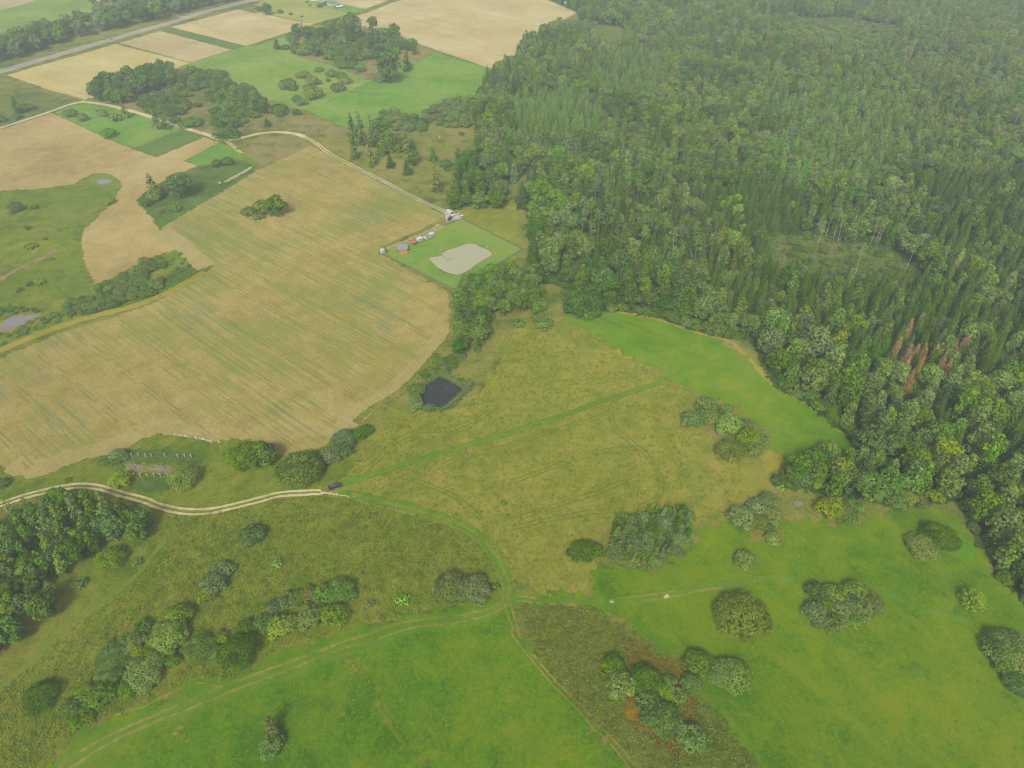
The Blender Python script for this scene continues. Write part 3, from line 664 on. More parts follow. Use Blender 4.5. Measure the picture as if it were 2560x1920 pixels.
sheet('weed_patch', P('23:40,228 300,236 690,265 820,330 960,420 1060,520 1180,590 1350,715 1490,745 1480,850 1590,900 1570,990 1610,1090 1780,1195 1880,1380 2000,1520 2130,1700 2130,1900 1180,1900 1080,1690 900,1470 760,1330 620,1180 470,1010 300,830 170,630 90,440'), M['weeds'], 6, False, 1.0)
sheet('sedge_patch', P('23:990,600 1040,528 1100,548 1180,640 1350,718 1500,742 1490,880 1450,950 1300,880 1150,800 1030,830 975,730'), M['red'], 7, True, .4)
sheet('sedge_patch', P('23:940,1045 1060,1030 1110,1130 1150,1250 1280,1370 1150,1330 1010,1260'), M['orange'], 7, True, .4)
sheet('sedge_patch', P('23:1150,1320 1280,1360 1400,1430 1460,1560 1440,1620 1300,1500 1150,1400'), M['red'], 7, True, .4)
sheet('sedge_patch', P('23:1500,1000 1600,1090 1570,1250 1430,1340 1420,1200 1470,1080'), M['red'], 7, True, .4)
sheet('bright_grass_patch', P('32:1640,1290 1720,1330 1780,1400 1770,1500 1700,1540 1630,1500 1610,1400'), ground_mat('vivid_grass', [(98, 148, 22), (110, 158, 28)], .5, .5, .4), 6, True, .8)
sheet('dry_grass_patch', P('32:-60,640 60,590 150,630 90,700 0,760'), M['yellowrim'], 6, True, .6)
# tracks
ribbon('dirt_track', '00:-200,1180 0,1108 200,1045 400,980 560,920 640,897 740,885 900,905 1040,937 1300,1010 1440,1057 1600,1108 1780,1162 1930,1206 2070,1196 2212,1162 10:100,1146 200,1143 330,1156 430,1190', 4.2, M['sand'], 8, ragged=.25)
ribbon('dirt_track', '10:425,1186 500,1230 560,1272 640,1332 760,1395 900,1470 1100,1568 11:1270,0 1450,90 1600,155 1660,190', 3.8, M['faint'], 8, ragged=.25)
ribbon('wheel_track', '10:425,1186 500,1230 560,1272 640,1332 760,1395 900,1470', .95, M['sand'], 9, (-1.0, 1.0), ragged=.12)
ribbon('wheel_track', '10:880,1460 1100,1568 11:1270,0 1450,90 1600,155 1660,190', 1.1, M['gravel'], 9, (-.95, .95), ragged=.12)
ribbon('wheel_track', '00:1935,1210 2010,1260 2060,1305 2090,1325', .9, M['sand'], 9, (-.8, .8), gaps=.15)
ribbon('grass_lane', '00:2080,1318 2150,1380 2212,1450', 3, M['grassway'], 8)
ribbon('lane_to_the_wheat', '00:640,897 700,880 745,862', 2.4, M['sand'], 8)
sheet('gravel_yard', P('11:1640,190 1700,180 1790,215 1740,245 1660,262 1640,235'), M['gravel'], 9, True, .2)
ribbon('dirt_track', '02:-200,1118 0,1048 180,985 350,940 560,897 720,885 880,905 1080,962 1250,1010 1380,1060 1550,1100 1700,1108 1900,1085 2212,1012 12:200,960 450,942 560,942', 3.2, M['faint'], 8, ragged=.25)
ribbon('wheel_track', '02:-200,1118 0,1048 180,985 350,940 560,897 720,885 880,905 1080,962 1250,1010 1380,1060 1550,1100 1700,1108 1900,1085 2212,1012 12:200,960 450,942 560,938', 1.0, M['sand'], 9, (-1.0, 1.0), ragged=.12)
ribbon('wheel_track', '12:560,938 640,940 720,955 810,970', 1.5, M['sand'], 9, (-.2,), ragged=.3, taper=.7, gaps=.1)
ribbon('wheel_track', '12:540,965 700,978 860,985', .7, M['worn'], 9, gaps=.25)
ribbon('grass_lane', '12:700,955 900,985 1200,1068 1500,1145 1780,1245 1950,1350 2060,1480 2130,1620 13:2180,90 2170,250', 4.2, M['grassway'], 8, ragged=.5)
ribbon('wheel_track', '12:820,975 1200,1072 1500,1150 1780,1250 1940,1360 2050,1500 2120,1640 13:2165,90 2160,230', .9, M['faint'], 9, (-1.1, 1.1), ragged=.15)
ribbon('grass_lane', '12:740,870 960,805 1200,725 1500,625 1900,515 2212,415 22:0,405 500,252 900,112 1220,5 21:1400,1572 1680,1480 1850,1440 2050,1420', 3.4, M['grassway'], 8, ragged=.35, taper=.3)
ribbon('wheel_track', '12:960,800 1200,722 1500,622 1900,512 2212,412 22:0,402 500,250 900,110 1220,3', .5, M['rut'], 9, (-1.0, .9), ragged=.1)
ribbon('grass_lane', '13:2160,220 2080,290 1900,350 1700,395 1300,450 1000,545 700,640 400,760 0,905 03:2212,900 1900,1020 1600,1140 1300,1260 1000,1400 700,1570 500,1700', 6, M['grassway'], 8, ragged=.5)
ribbon('wheel_track', '13:2160,220 2080,290 1900,340 1700,380 1300,430 1000,530 700,625 400,745 0,885 03:2212,890 1900,1010 1600,1130 1300,1250 1000,1390 700,1560 500,1700', .8, M['worn'], 9, (-1.25, 1.15), ragged=.25, gaps=.12)
ribbon('wheel_track', '03:1920,965 1860,935 1750,930 1650,940 1560,985 1380,1060 1200,1140 1000,1200', .6, M['worn'], 9, (0,), ragged=.2, gaps=.25)
ribbon('wheel_track', '13:720,670 850,720 930,830 1020,950 1070,1100 1180,1300 1330,1480 1430,1650', 1.0, M['scar'], 9, (-1.0, 1.0), ragged=.5, gaps=.55)
ribbon('grass_lane', '23:-50,150 30,195 200,220 500,232 860,225 1300,180 1600,110 2000,50 2212,30 33:300,50 700,100 1300,270 1700,390', 3.6, M['grassway'], 8, ragged=.4, taper=.4)
ribbon('wheel_track', '23:0,185 200,212 500,228 860,222 1300,178 1600,112 2000,52 2212,32', .7, M['worn'], 9, (-.9, .9), ragged=.25, gaps=.65)
sheet('bare_sand', P('23:1305,182 1340,165 1362,185 1320,200'), M['sand'], 10, True, .1)
sheet('bare_sand', P('23:845,222 860,206 880,230 850,236'), M['sand'], 10, True, .1)
ribbon('wheel_track', '23:-30,430 20,500 150,670 270,820 450,1010 620,1180 760,1340 900,1480 1000,1600 1060,1690', .55, M['worn'], 9, (-.8, .8), ragged=.12, gaps=.2)
ribbon('wheel_track', '13:2130,130 2200,330 23:30,500', .9, M['faint'], 9, (-.9, .9))
for line in ('22:1180,20 960,90 880,170 850,240 860,320 900,400 960,450', '22:970,455 1050,520 1110,570 1180,640 1250,760 1290,830 1290,920 1240,1000 1100,1070', '22:0,520 300,430 700,300 840,240', '22:0,850 300,740 560,650 860,570 1080,560',
             '22:0,1190 300,1080 560,1000 760,930 900,870 1100,820', '22:0,1250 300,1180 700,1110 1000,1090', '12:880,800 1060,650 1180,520 1400,420 1700,390 2000,260 2100,170', '12:1200,780 1400,850 1640,940 1800,1040 1950,1170', '12:2212,530 1900,610 1640,690',
             '21:100,1659 300,1590 420,1500', '11:2212,1200 2100,1400 2090,1480 2130,1580', '03:0,1500 90,1580 200,1659', '03:60,960 160,1090 260,1200', '12:1640,440 1850,370 2050,200'):
    ribbon('wheel_track', line, .45, M['rut'], 8.5, (-.85, .85), ragged=.12, gaps=.2)
ribbon('mown_strip', '03:-200,1100 0,990 150,850 400,620 700,380 900,220 1100,60 02:1280,1540 1400,1400 1470,1250 1500,1160', 2.2, M['greenish'], 7, ragged=.7)
for line in ('33:540,490 570,550 610,570', '33:710,500 760,570 800,580', '33:860,630 875,660', '12:1570,1310 1660,1212'):
    ribbon('bare_patch', line, 1.0, M['scar'], 9, ragged=.5, gaps=.35)
for i, (a, b) in enumerate(((1580, 1400), (1560, 1310), (1530, 1370), (760, 1190))):
    u, v = tile(0 if i < 3 else 1, 3, a, b); x, y = ground(u, v)
    sheet('bare_patch', [(x + .9 * math.cos(t) * random.uniform(.6, 1.3), y + .7 * math.sin(t)) for t in np.linspace(0, 5.8, 9)], M['worn'], 9, True, .1)

FOREST = gpts('20:300,-160 330,0 560,100 590,190 440,240 300,290 180,360 60,420 20,560 10:2190,590 2000,680 1950,800 1900,900 1890,1090 1900,1240 1850,1330 1800,1450 1770,1560 1690,1640 11:1650,60 1700,150 1800,150 1900,100 2100,110 21:20,60 60,160 140,160 120,330 160,470 170,600 190,700 220,800 400,810 460,860 480,1050 800,1030 900,1030 1130,1075 1300,1110 1560,1200 1720,1240 1960,1280 2080,1320 2200,1590 32:20,0 280,140 480,290 700,480 770,560 600,640 480,600 330,680 200,720 40,830 60,900 300,920 430,960 800,980 1000,1040 1300,1060 1640,1010 1700,1130 1760,1300 1900,1450 1970,1659 33:1970,0 2050,100 2230,250 2400,330 30:2500,1000 2500,-160 20:1000,-170')
sheet('forest_floor', FOREST, M['floor'], 8, False, .6)
CLEAR = [gpts(t) for t in ('20:640,240 760,215 900,235 1000,270 990,380 900,500 820,460 640,380', '20:-60,1640 160,1470 300,1450 230,1560 100,1680 -60,1720',)]
LOW = [gpts(t) for t in ('30:180,165 640,155 900,200 1200,265 1080,420 700,440 280,400', '31:-40,390 200,370 420,380 640,450 1000,480 1350,700 1300,790 900,810 500,800 0,760', '20:400,200 560,170 740,200 640,300 480,320')]
for c in CLEAR: sheet('forest_clearing', c, M['clear'], 9, True, .6)
for i, c in enumerate(LOW): sheet('forest_clearing', c, M['regrowth' if i else 'clear'], 9, True, .6)

# ------------------------------------------------------------------ single plants outside the forest
def row(t, group, *items):
    for cx, cy, w, kind, tint, label, *hs in items:
        u, v = tile(int(t[0]), int(t[1]), cx, cy)
        plant_at(u, v, w * K * 1.17, kind, tint, label, group, hs[0] if hs else 1.0)
row('00', 'bushes in the roadside meadow',
    (130, 905, 60, 'plume', 'd', 'slim dark bush in the rough meadow left of the lane bend'), (215, 925, 130, 'willow', 'd', 'low wide dark bush in the rough meadow left of the lane bend', .6),
    (140, 995, 75, 'willow', 'd', 'round dark bush closest to the lane at the left edge'), (0, 1020, 80, 'willow', 'd', 'dark bush cut by the left picture edge above the lane'))
row('00', 'fruit trees on the small green meadow',
    (598, 968, 100, 'willow', 'm', 'round fruit tree nearest the lane bend on the small meadow'), (706, 1008, 80, 'willow', 'm', 'round dark-centred fruit tree second from the lane bend', 1.2),
    (885, 975, 85, 'scrub', 't', 'thin brownish fruit tree in the middle of the small meadow', 1.2), (985, 1010, 95, 'scrub', 'o', 'open olive fruit tree right of the thin brownish one', 1.3),
    (935, 1140, 125, 'willow', 'm', 'wide fruit tree on the stubble edge of the small meadow', .8), (838, 955, 34, 'scrub', 't', 'tiny brownish fruit tree left of the thin brownish one'))
row('00', 'trees by the upper dirt track',
    (1060, 925, 60, 'plume', 'o', 'olive tree standing over the dirt track below the dark wood edge'), (1330, 1000, 95, 'plume', 'o', 'taller olive tree hiding the dirt track', .8), (1400, 1030, 75, 'plume', 'm', 'green tree beside the taller olive tree on the dirt track', .8),
    (1510, 1030, 75, 'willow', 'd', 'dark bush right of the trees that hide the dirt track'), (1705, 900, 62, 'willow', 'd', 'lone dark bush on the bare patch between the two shrub groups'), (1640, 1050, 170, 'willow', 'm', 'wide low bush above the dirt track, right of the hiding trees', .6),
    (1950, 1140, 210, 'willow', 'd', 'low dark hedge-like bush above the track fork', .45))
row('00', 'bushes around the dark reed bed',
    (1870, 1405, 85, 'willow', 'd', 'left of the two dark bushes at the top of the reed bed'), (1965, 1385, 95, 'willow', 'd', 'right of the two dark bushes at the top of the reed bed'), (1525, 1590, 190, 'broadleaf', 'd', 'largest dark tree at the left end of the reed bed', .75), (1310, 1610, 110, 'plume', 'm', 'slim tree left of the largest one at the reed bed', .8), (1410, 1640, 90, 'willow', 't', 'brownish bush between the two trees at the reed bed'))
row('01', 'bushes around the dark reed bed',
    (1330, 30, 110, 'willow', 'g', 'grey bush below the largest tree at the reed bed'), (1270, 90, 80, 'willow', 'd', 'small dark bush at the stubble neck below the reed bed trees'), (1520, 130, 95, 'scrub', 'g', 'grey shrub in the lower part of the reed bed'), (1400, 165, 45, 'scrub', 'd', 'tiny dark shrub at the lower tip of the reed bed'), (940, 70, 85, 'willow', 'o', 'round olive bush at the left side of the stubble neck'))
row('01', 'bushes in the variegated left meadow',
    (130, 120, 110, 'willow', 'd', 'larger dark bush at the top of the left meadow'), (90, 170, 60, 'scrub', 'm', 'small green shrub below the larger dark one, left meadow'), (290, 130, 80, 'scrub', 'd', 'dark shrub right of the larger dark bush, left meadow', .7), (230, 310, 55, 'scrub', 'd', 'small dark shrub in the middle of the left meadow'), (390, 400, 42, 'scrub', 'd', 'tiny dark shrub right of the middle of the left meadow'),
    (250, 470, 110, 'scrub', 'm', 'low green shrub above the sand track', .6), (330, 780, 80, 'scrub', 'b', 'bright green shrub below the sand track'), (250, 790, 60, 'scrub', 'd', 'dark shrub left of the bright green one below the sand track'), (160, 845, 65, 'scrub', 'd', 'dark shrub nearest the grey puddle'), (430, 580, 60, 'scrub', 'm', 'green shrub at the upper end of the sand track', .6))
row('01', 'clump of trees in the stubble field', (2150, 165, 120, 'willow', 'o', 'leftmost olive bush of the clump in the stubble field'))
row('11', 'clump of trees in the stubble field', (160, 110, 160, 'broadleaf', 'm', 'largest round tree of the clump in the stubble field', .8), (48, 122, 140, 'willow', 'm', 'middle bush of the clump in the stubble field', 1.3), (25, 205, 85, 'willow', 'o', 'low round bush in front of the clump in the stubble field'))
row('10', 'trees along the upper field edges',
    (90, 70, 85, 'broadleaf', 'd', 'rounded dark tree right of the main road at the top', .8), (20, 70, 60, 'willow', 'd', 'dark bush left of the rounded tree at the top'), (208, 97, 45, 'willow', 'd', 'small dark bush right of the rounded tree at the top'), (300, 117, 36, 'scrub', 'd', 'second small bush right of the rounded tree at the top'), (395, 140, 26, 'scrub', 'd', 'tiny lone shrub on the olive meadow'), (395, 232, 30, 'plume', 'd', 'narrow lone tree on the beige field by the grass lane'),
    (465, 42, 24, 'scrub', 'd', 'small shrub below the white sheds'), (548, 45, 46, 'willow', 'd', 'dark bush beside the green roofed house'), (582, 30, 40, 'willow', 'm', 'bush touching the green roofed house'), (440, 15, 30, 'scrub', 'm', 'shrub left of the white sheds'),
    (180, 382, 64, 'plume', 'd', 'dark egg-shaped tree at the left tip of the tree island', .55), (255, 405, 68, 'willow', 'd', 'round dark bush beside the egg-shaped tree'))
row('10', 'big trees of the tree island', (832, 225, 145, 'broadleaf', 'd', 'tallest dark tree at the back of the tree island', 1.25), (1150, 555, 165, 'broadleaf', 'd', 'big dark tree at the front corner of the tree island', 1.1), (1302, 520, 90, 'plume', 'd', 'dark egg-shaped tree right of the front corner tree', .6), (1090, 655, 150, 'willow', 'g', 'low grey bush under the front corner tree', .6), (1370, 400, 60, 'plume', 'm', 'slim tree beside the pole at the right end of the island', .8))
row('10', 'pale willows on the upper meadow',
    (400, 640, 115, 'willow', 'o', 'low olive willow farthest left of the row on the upper meadow', .6), (540, 597, 75, 'willow', 'm', 'small willow at the upper end of the row on the upper meadow', .7), (270, 715, 130, 'willow', 'o', 'leftmost olive willow on the upper meadow'), (310, 750, 75, 'willow', 'm', 'small green willow touching the leftmost olive one'), (480, 685, 110, 'willow', 'o', 'olive willow in the middle of the upper meadow'), (535, 705, 60, 'willow', 'm', 'green willow right of the middle olive one'),
    (620, 690, 52, 'scrub', 'm', 'tiny willow between the middle and right willows, upper meadow'), (650, 625, 90, 'willow', 'o', 'olive willow nearest the tree island'), (740, 645, 82, 'willow', 'l', 'light willow right of the one nearest the tree island'), (772, 690, 95, 'willow', 'l', 'light willow above the utility pole'), (700, 752, 115, 'willow', 'o', 'olive willow left of the utility pole foot'), (495, 795, 150, 'willow', 'o', 'largest olive willow at the bottom of the upper meadow'), (430, 750, 62, 'willow', 'o', 'small olive willow above the largest one, upper meadow'),
    (355, 848, 75, 'willow', 'd', 'dark round bush at the bottom left of the upper meadow', 1.2), (395, 875, 85, 'willow', 'g', 'grey bush leaning on the dark round one'), (50, 900, 140, 'broadleaf', 'd', 'dark tree at the right end of the shrub land', .7), (190, 940, 140, 'willow', 'm', 'wide green bush right of the dark tree, shrub land'), (345, 965, 70, 'willow', 'd', 'round dark bush at the foot of the pole'), (95, 1060, 62, 'young', 'd', 'small dark cone-shaped conifer above the track bend', .6))
row('10', 'birches in front of the wood by the dirt track',
    (830, 1105, 95, 'plume', 'm', 'leftmost birch below the willow belt'), (905, 1110, 110, 'plume', 'm', 'second birch from the left below the willow belt'), (990, 1140, 90, 'plume', 'd', 'dark birch below the willow belt'), (1090, 1120, 150, 'birch', 'm', 'wide birch in the middle below the willow belt', .7), (1150, 1210, 110, 'birch', 'm', 'tall birch under the wide one', .8), (850, 1285, 80, 'plume', 'd', 'lone egg-shaped birch left of the birch group', .8), (985, 1300, 90, 'plume', 'o', 'olive birch at the left of the birch group'), (1080, 1270, 100, 'birch', 'l', 'light birch in the front of the birch group', .7), (1230, 1225, 105, 'birch', 'm', 'green birch at the right of the birch group', .75), (1285, 1225, 75, 'plume', 'o', 'slim olive birch at the right end of the birch group'), (1350, 1310, 105, 'plume', 'd', 'dark bushy birch right of the birch group', .8),
    (1160, 1400, 78, 'young', 'n', 'left of the two lone spruces near the dirt track', .8), (1308, 1450, 82, 'spruce', 'n', 'right of the two lone spruces near the dirt track, the pointed one', .62), (1540, 1545, 112, 'plume', 'o', 'olive egg-shaped tree in front of the wood', .75), (1530, 1340, 65, 'young', 'm', 'slim conifer on the dry grass left of the wood', .9), (1640, 1410, 95, 'willow', 'd', 'dark bush below the slim conifer'), (1740, 1385, 92, 'plume', 'd', 'dark tree right of the bush below the slim conifer'), (1658, 1465, 52, 'scrub', 'd', 'small dark shrub under the dark bush'), (1715, 1530, 85, 'plume', 'l', 'light birch beside the wood, right of the olive tree'), (1775, 1155, 55, 'scrub', 'd', 'tiny round shrub near the upper wood edge'), (1430, 1045, 90, 'willow', 'd', 'round dark bush at the left end of the willow belt'))
row('11', 'trees by the parked vehicles', (1712, 62, 130, 'broadleaf', 'd', 'big dark tree behind the white van', .75), (1760, 60, 120, 'willow', 'm', 'green bush behind the big dark tree by the van', 1.3), (1830, 50, 100, 'broadleaf', 'd', 'second dark tree right of the one behind the van', .8), (1940, 60, 130, 'broadleaf', 'm', 'tree at the top of the dry meadow above the plot', .8), (2080, 50, 150, 'broadleaf', 'm', 'wide tree at the top right of the dry meadow above the plot', .8))
row('21', 'bushes at the wood corner behind the meadows', (270, 1125, 155, 'willow', 'g', 'grey-green bush alone at the top of the dry meadow', .9), (50, 1130, 120, 'scrub', 'g', 'low grey bush left of the one at the top of the dry meadow', .7), (620, 960, 300, 'dome', 'd', 'huge dark dome-shaped willow at the corner of the mown meadow'), (220, 960, 150, 'willow', 'm', 'round bush at the end of the tree belt, left of the huge dome', 1.2), (480, 880, 120, 'willow', 'd', 'dark bush between the wood and the huge dome'))
row('12', 'bushes around the dark pond', (1370, 165, 130, 'willow', 'l', 'light willow on the left bank of the dark pond'), (1500, 200, 85, 'willow', 'm', 'green bush in front of the dark pond'), (1400, 40, 120, 'willow', 'g', 'grey willow on the upper left bank of the dark pond'), (1370, 105, 85, 'willow', 'm', 'green bush between the two willows left of the dark pond'))
row('12', 'tree belt below the stubble field', (50, 610, 230, 'broadleaf', 'm', 'right half of the big round tree at the stubble field foot', .75), (380, 715, 330, 'dome', 'm', 'big round bush in the belt left of the parked car'), (500, 690, 170, 'dome', 'd', 'dark side of the belt, bush behind the big round one'), (620, 610, 170, 'willow', 'g', 'grey-green bush in the belt above the big round one'), (765, 465, 185, 'dome', 'g', 'tall grey-green willow in the belt'), (745, 560, 150, 'willow', 'm', 'green willow under the tall grey-green one in the belt'), (880, 430, 120, 'willow', 'd', 'dark bush right of the tall grey-green willow'), (950, 390, 110, 'willow', 'd', 'last dark bush at the upper right end of the belt'), (260, 790, 150, 'willow', 'm', 'low green bush at the front left of the big round one'))
row('02', 'tree belt below the stubble field', (2130, 610, 250, 'dome', 'd', 'left half of the big round tree at the stubble field foot', 1.2), (2020, 600, 150, 'willow', 'm', 'low bush at the left of the big round tree, stubble field foot'))
row('02', 'plants around the ruined barn', (1580, 800, 225, 'dome', 'y', 'large yellow-green bush right of the two rows of posts'), (1040, 825, 165, 'willow', 'y', 'smaller yellow-green bush left of the lower row of posts'), (1020, 610, 140, 'willow', 'g', 'grey bush left of the upper row of posts', .8), (900, 665, 100, 'willow', 'd', 'small dark bush left of the grey one by the posts', .6), (585, 830, 70, 'scrub', 'm', 'small shrub just above the lower dirt track', .7), (20, 850, 100, 'willow', 'd', 'dark bush at the left edge above the lower dirt track'))
row('02', 'bushes in the lower left meadow', (945, 1505, 215, 'dome', 'y', 'single yellow-green dome in front of the left grove'), (1190, 1540, 85, 'scrub', 'l', 'small light shrub right of the yellow-green dome'), (1900, 1610, 200, 'willow', 'g', 'spreading grey bush at the top of the lower left meadow', .7), (2175, 1285, 190, 'willow', 'd', 'dark round bush alone below the lower dirt track'))
row('12', 'saplings in the meadows', (180, 1545, 90, 'scrub', 'b', 'bright green sapling alone in the lower meadow'), (2140, 1030, 65, 'scrub', 'l', 'pale sapling in the middle dry meadow'))
row('13', 'saplings in the meadows', (1270, 205, 115, 'scrub', 'b', 'vivid yellow-green sapling above the brown ruts'), (990, 240, 85, 'scrub', 't', 'dim brownish shrub left of the vivid sapling', .7))
row('03', 'hedge of bushes above the bright meadow',
    (1830, 60, 200, 'willow', 'g', 'grey-green bush uppermost on the lower left meadow'), (1780, 150, 150, 'willow', 'o', 'olive bush below the uppermost grey-green one'), (1530, 330, 210, 'willow', 'm', 'green bush at the top of the lower left hedge'), (1450, 520, 260, 'dome', 'l', 'large light green bush in the lower left hedge'), (1330, 560, 150, 'willow', 'y', 'yellow-green bush left of the large light one, lower left hedge'), (1180, 550, 165, 'willow', 'o', 'olive bush at the upper left of the lower left hedge'), (960, 690, 215, 'dome', 'g', 'smooth grey dome at the left of the lower left hedge', .8), (1085, 660, 110, 'willow', 'b', 'light green bush right of the smooth grey dome'),
    (1240, 830, 270, 'dome', 'o', 'wide olive bush at the foot of the lower left hedge', .8), (1330, 720, 170, 'willow', 'm', 'green bush in the heart of the lower left hedge'), (960, 880, 130, 'willow', 'm', 'green bush below the smooth grey dome'), (860, 1030, 210, 'willow', 'm', 'green bush near the lower end of the lower left hedge'), (680, 1230, 190, 'willow', 'm', 'last green bush at the bottom of the lower left hedge', .7), (750, 1120, 120, 'willow', 'd', 'dark bush between the last two of the lower left hedge'), (350, 1030, 260, 'dome', 'd', 'lone dark round bush at the lower left', .8),
    (1740, 610, 235, 'dome', 'g', 'grey-green bush right of the gap in the hedge', .9), (2050, 640, 290, 'dome', 'd', 'tall dark bush at the right end before the pale row'), (1890, 530, 130, 'willow', 'y', 'yellow-green bush between the grey-green and the tall dark one'), (2110, 450, 160, 'willow', 'd', 'dark bush behind the tall dark one'), (1860, 650, 120, 'willow', 'l', 'light bush at the foot of the tall dark one'), (700, 60, 110, 'scrub', 'l', 'light shrub beside the left grove'), (1180, 760, 150, 'willow', 'o', 'olive bush in the left half of the lower left hedge', .8), (1120, 930, 150, 'willow', 'o', 'olive shrub at the front of the lower left hedge', .6))
row('13', 'pale row of bushes above the bright meadow',
    (60, 390, 170, 'willow', 'd', 'dark bush joining the pale row on its left'), (60, 310, 130, 'willow', 'o', 'olive bush at the left end of the pale row'), (140, 280, 150, 'willow', 'g', 'grey bush second from the left in the pale row'), (270, 215, 165, 'willow', 'g', 'grey bush third from the left in the pale row'), (360, 180, 130, 'willow', 'o', 'olive bush fourth from the left in the pale row'), (445, 150, 140, 'willow', 't', 'brownish bush in the middle of the pale row'), (570, 150, 170, 'willow', 'g', 'grey bush right of the brownish one in the pale row'), (720, 120, 230, 'dome', 'g', 'big grey dome at the upper right end of the pale row', .9), (190, 430, 185, 'willow', 'y', 'yellow-green round bush in front of the pale row'), (295, 400, 150, 'willow', 'y', 'golden-green bush right of the yellow-green round one'), (452, 345, 195, 'willow', 'o', 'smooth olive egg-shaped bush in front of the pale row', 1.2), (670, 330, 215, 'willow', 'm', 'green bush at the lower right of the pale row'), (570, 270, 120, 'willow', 'd', 'dark bush behind the smooth olive one'))
row('13', 'bushes at the track junction', (1680, 90, 270, 'dome', 'g', 'left half of the big grey-green dome near the track junction'), (1880, 100, 250, 'dome', 'g', 'right half of the big grey-green dome near the track junction'), (2060, 100, 100, 'scrub', 'o', 'low olive shrub between the big dome and the track'))
row('13', 'saplings in the meadows', (125, 1290, 120, 'plume', 't', 'brown-topped young tree standing in the bright meadow'), (130, 1450, 200, 'willow', 'd', 'dark bush at the foot of the brown-topped young tree'))
row('22', 'bush group on the mown meadow edge',
    (1565, 290, 175, 'willow', 'm', 'round green bush at the left of the group on the mown meadow edge'), (1690, 185, 185, 'willow', 'g', 'grey-green bush at the top of the group, mown meadow edge'), (1725, 285, 140, 'willow', 'o', 'olive bush in the upper middle of the group, mown meadow edge'), (1855, 215, 110, 'willow', 'l', 'light bush at the upper right of the group, mown meadow edge'), (1870, 335, 190, 'willow', 'b', 'bright green egg-shaped bush in the group, mown meadow edge', 1.3), (1895, 560, 220, 'dome', 'g', 'grey-green dome at the bottom of the group, mown meadow edge'), (2060, 440, 170, 'willow', 'm', 'green bush right of the grey-green dome, mown meadow edge'), (2015, 335, 110, 'willow', 't', 'brownish bush right of the bright green one'), (2080, 560, 170, 'willow', 'o', 'olive bush at the lower right of the group, mown meadow edge'), (2170, 480, 130, 'willow', 'l', 'light bush at the right end of the group, mown meadow edge'), (2000, 500, 120, 'willow', 'y', 'yellow-green bush in the middle of the group, mown meadow edge'))
row('22', 'bushes between the dry meadow and the pasture', (600, 1440, 200, 'willow', 'd', 'low dark bush at the left foot of the big thicket', .7), (710, 1430, 150, 'willow', 'd', 'second low bush at the left foot of the big thicket', .8), (2020, 1510, 165, 'willow', 'o', 'round olive bush alone on the upper pasture'), (1990, 1140, 210, 'willow', 'g', 'grey-green bush at the left of the pasture corner group'), (2130, 1050, 170, 'willow', 'g', 'grey-green bush at the top of the pasture corner group'), (2140, 1190, 150, 'willow', 'o', 'olive bush in the middle of the pasture corner group'))
row('32', 'bushes between the dry meadow and the pasture', (40, 1130, 170, 'willow', 'o', 'olive bush right in the pasture corner group'), (50, 1330, 130, 'willow', 'y', 'yellow-green bush lowest in the pasture corner group'), (10, 1230, 110, 'willow', 'd', 'dark bush inside the pasture corner group'), (10, 1000, 150, 'willow', 'g', 'grey bush behind the pasture corner group'), (560, 1060, 220, 'willow', 'y', 'left part of the yellow-green bush at the top of the pasture'), (670, 1110, 190, 'willow', 'o', 'right part of the yellow-green bush at the top of the pasture'), (750, 1060, 150, 'willow', 'm', 'green bush behind the yellow-green ones at the top of the pasture'),
    (1490, 1310, 265, 'dome', 'd', 'tall grey-green dome on the right pasture', 1.0), (1340, 1390, 235, 'dome', 'o', 'olive dome leaning on the tall grey-green one', .8))
row('32', 'trees of the spur between two meadows',
    (470, 660, 120, 'birch', 'l', 'pale birch at the tip of the spur', .7), (420, 740, 150, 'birch', 'm', 'green birch behind the pale one on the spur', .75), (800, 640, 180, 'broadleaf', 'm', 'big leafy tree where the spur meets the wood'), (590, 850, 170, 'birch', 'm', 'dark feathered birch in the middle of the spur', .8), (700, 800, 170, 'birch', 'd', 'taller dark birch right of the feathered one on the spur', .8), (190, 780, 130, 'willow', 'd', 'dark bush at the left end of the spur', 1.2), (300, 810, 150, 'willow', 'm', 'green bush second from the left on the spur'), (90, 830, 110, 'willow', 'd', 'low dark bush at the far left of the spur'), (110, 890, 70, 'scrub', 'b', 'bright yellow-green shrub at the far left of the spur'), (440, 850, 105, 'willow', 'y', 'yellow-green bush in front of the spur'), (910, 880, 260, 'broadleaf', 'g', 'grey-green round tree at the front of the spur', .8), (1110, 840, 160, 'broadleaf', 'm', 'leafy tree right of the grey-green round one'), (1290, 770, 215, 'birch', 'm', 'broad birch at the right of the spur', .8), (1000, 720, 130, 'broadleaf', 'd', 'dark tree behind the grey-green round one'), (1220, 980, 130, 'willow', 'o', 'olive bush in front of the broad birch'), (1110, 1010, 160, 'willow', 'm', 'low green bush at the front right of the spur', .8), (1310, 1000, 130, 'willow', 'o', 'olive bush at the right front of the spur'), (560, 720, 120, 'broadleaf', 'd', 'dark tree behind the birches of the spur', .8), (1450, 960, 130, 'willow', 'y', 'yellowish bush below the leaning pale trunks'))
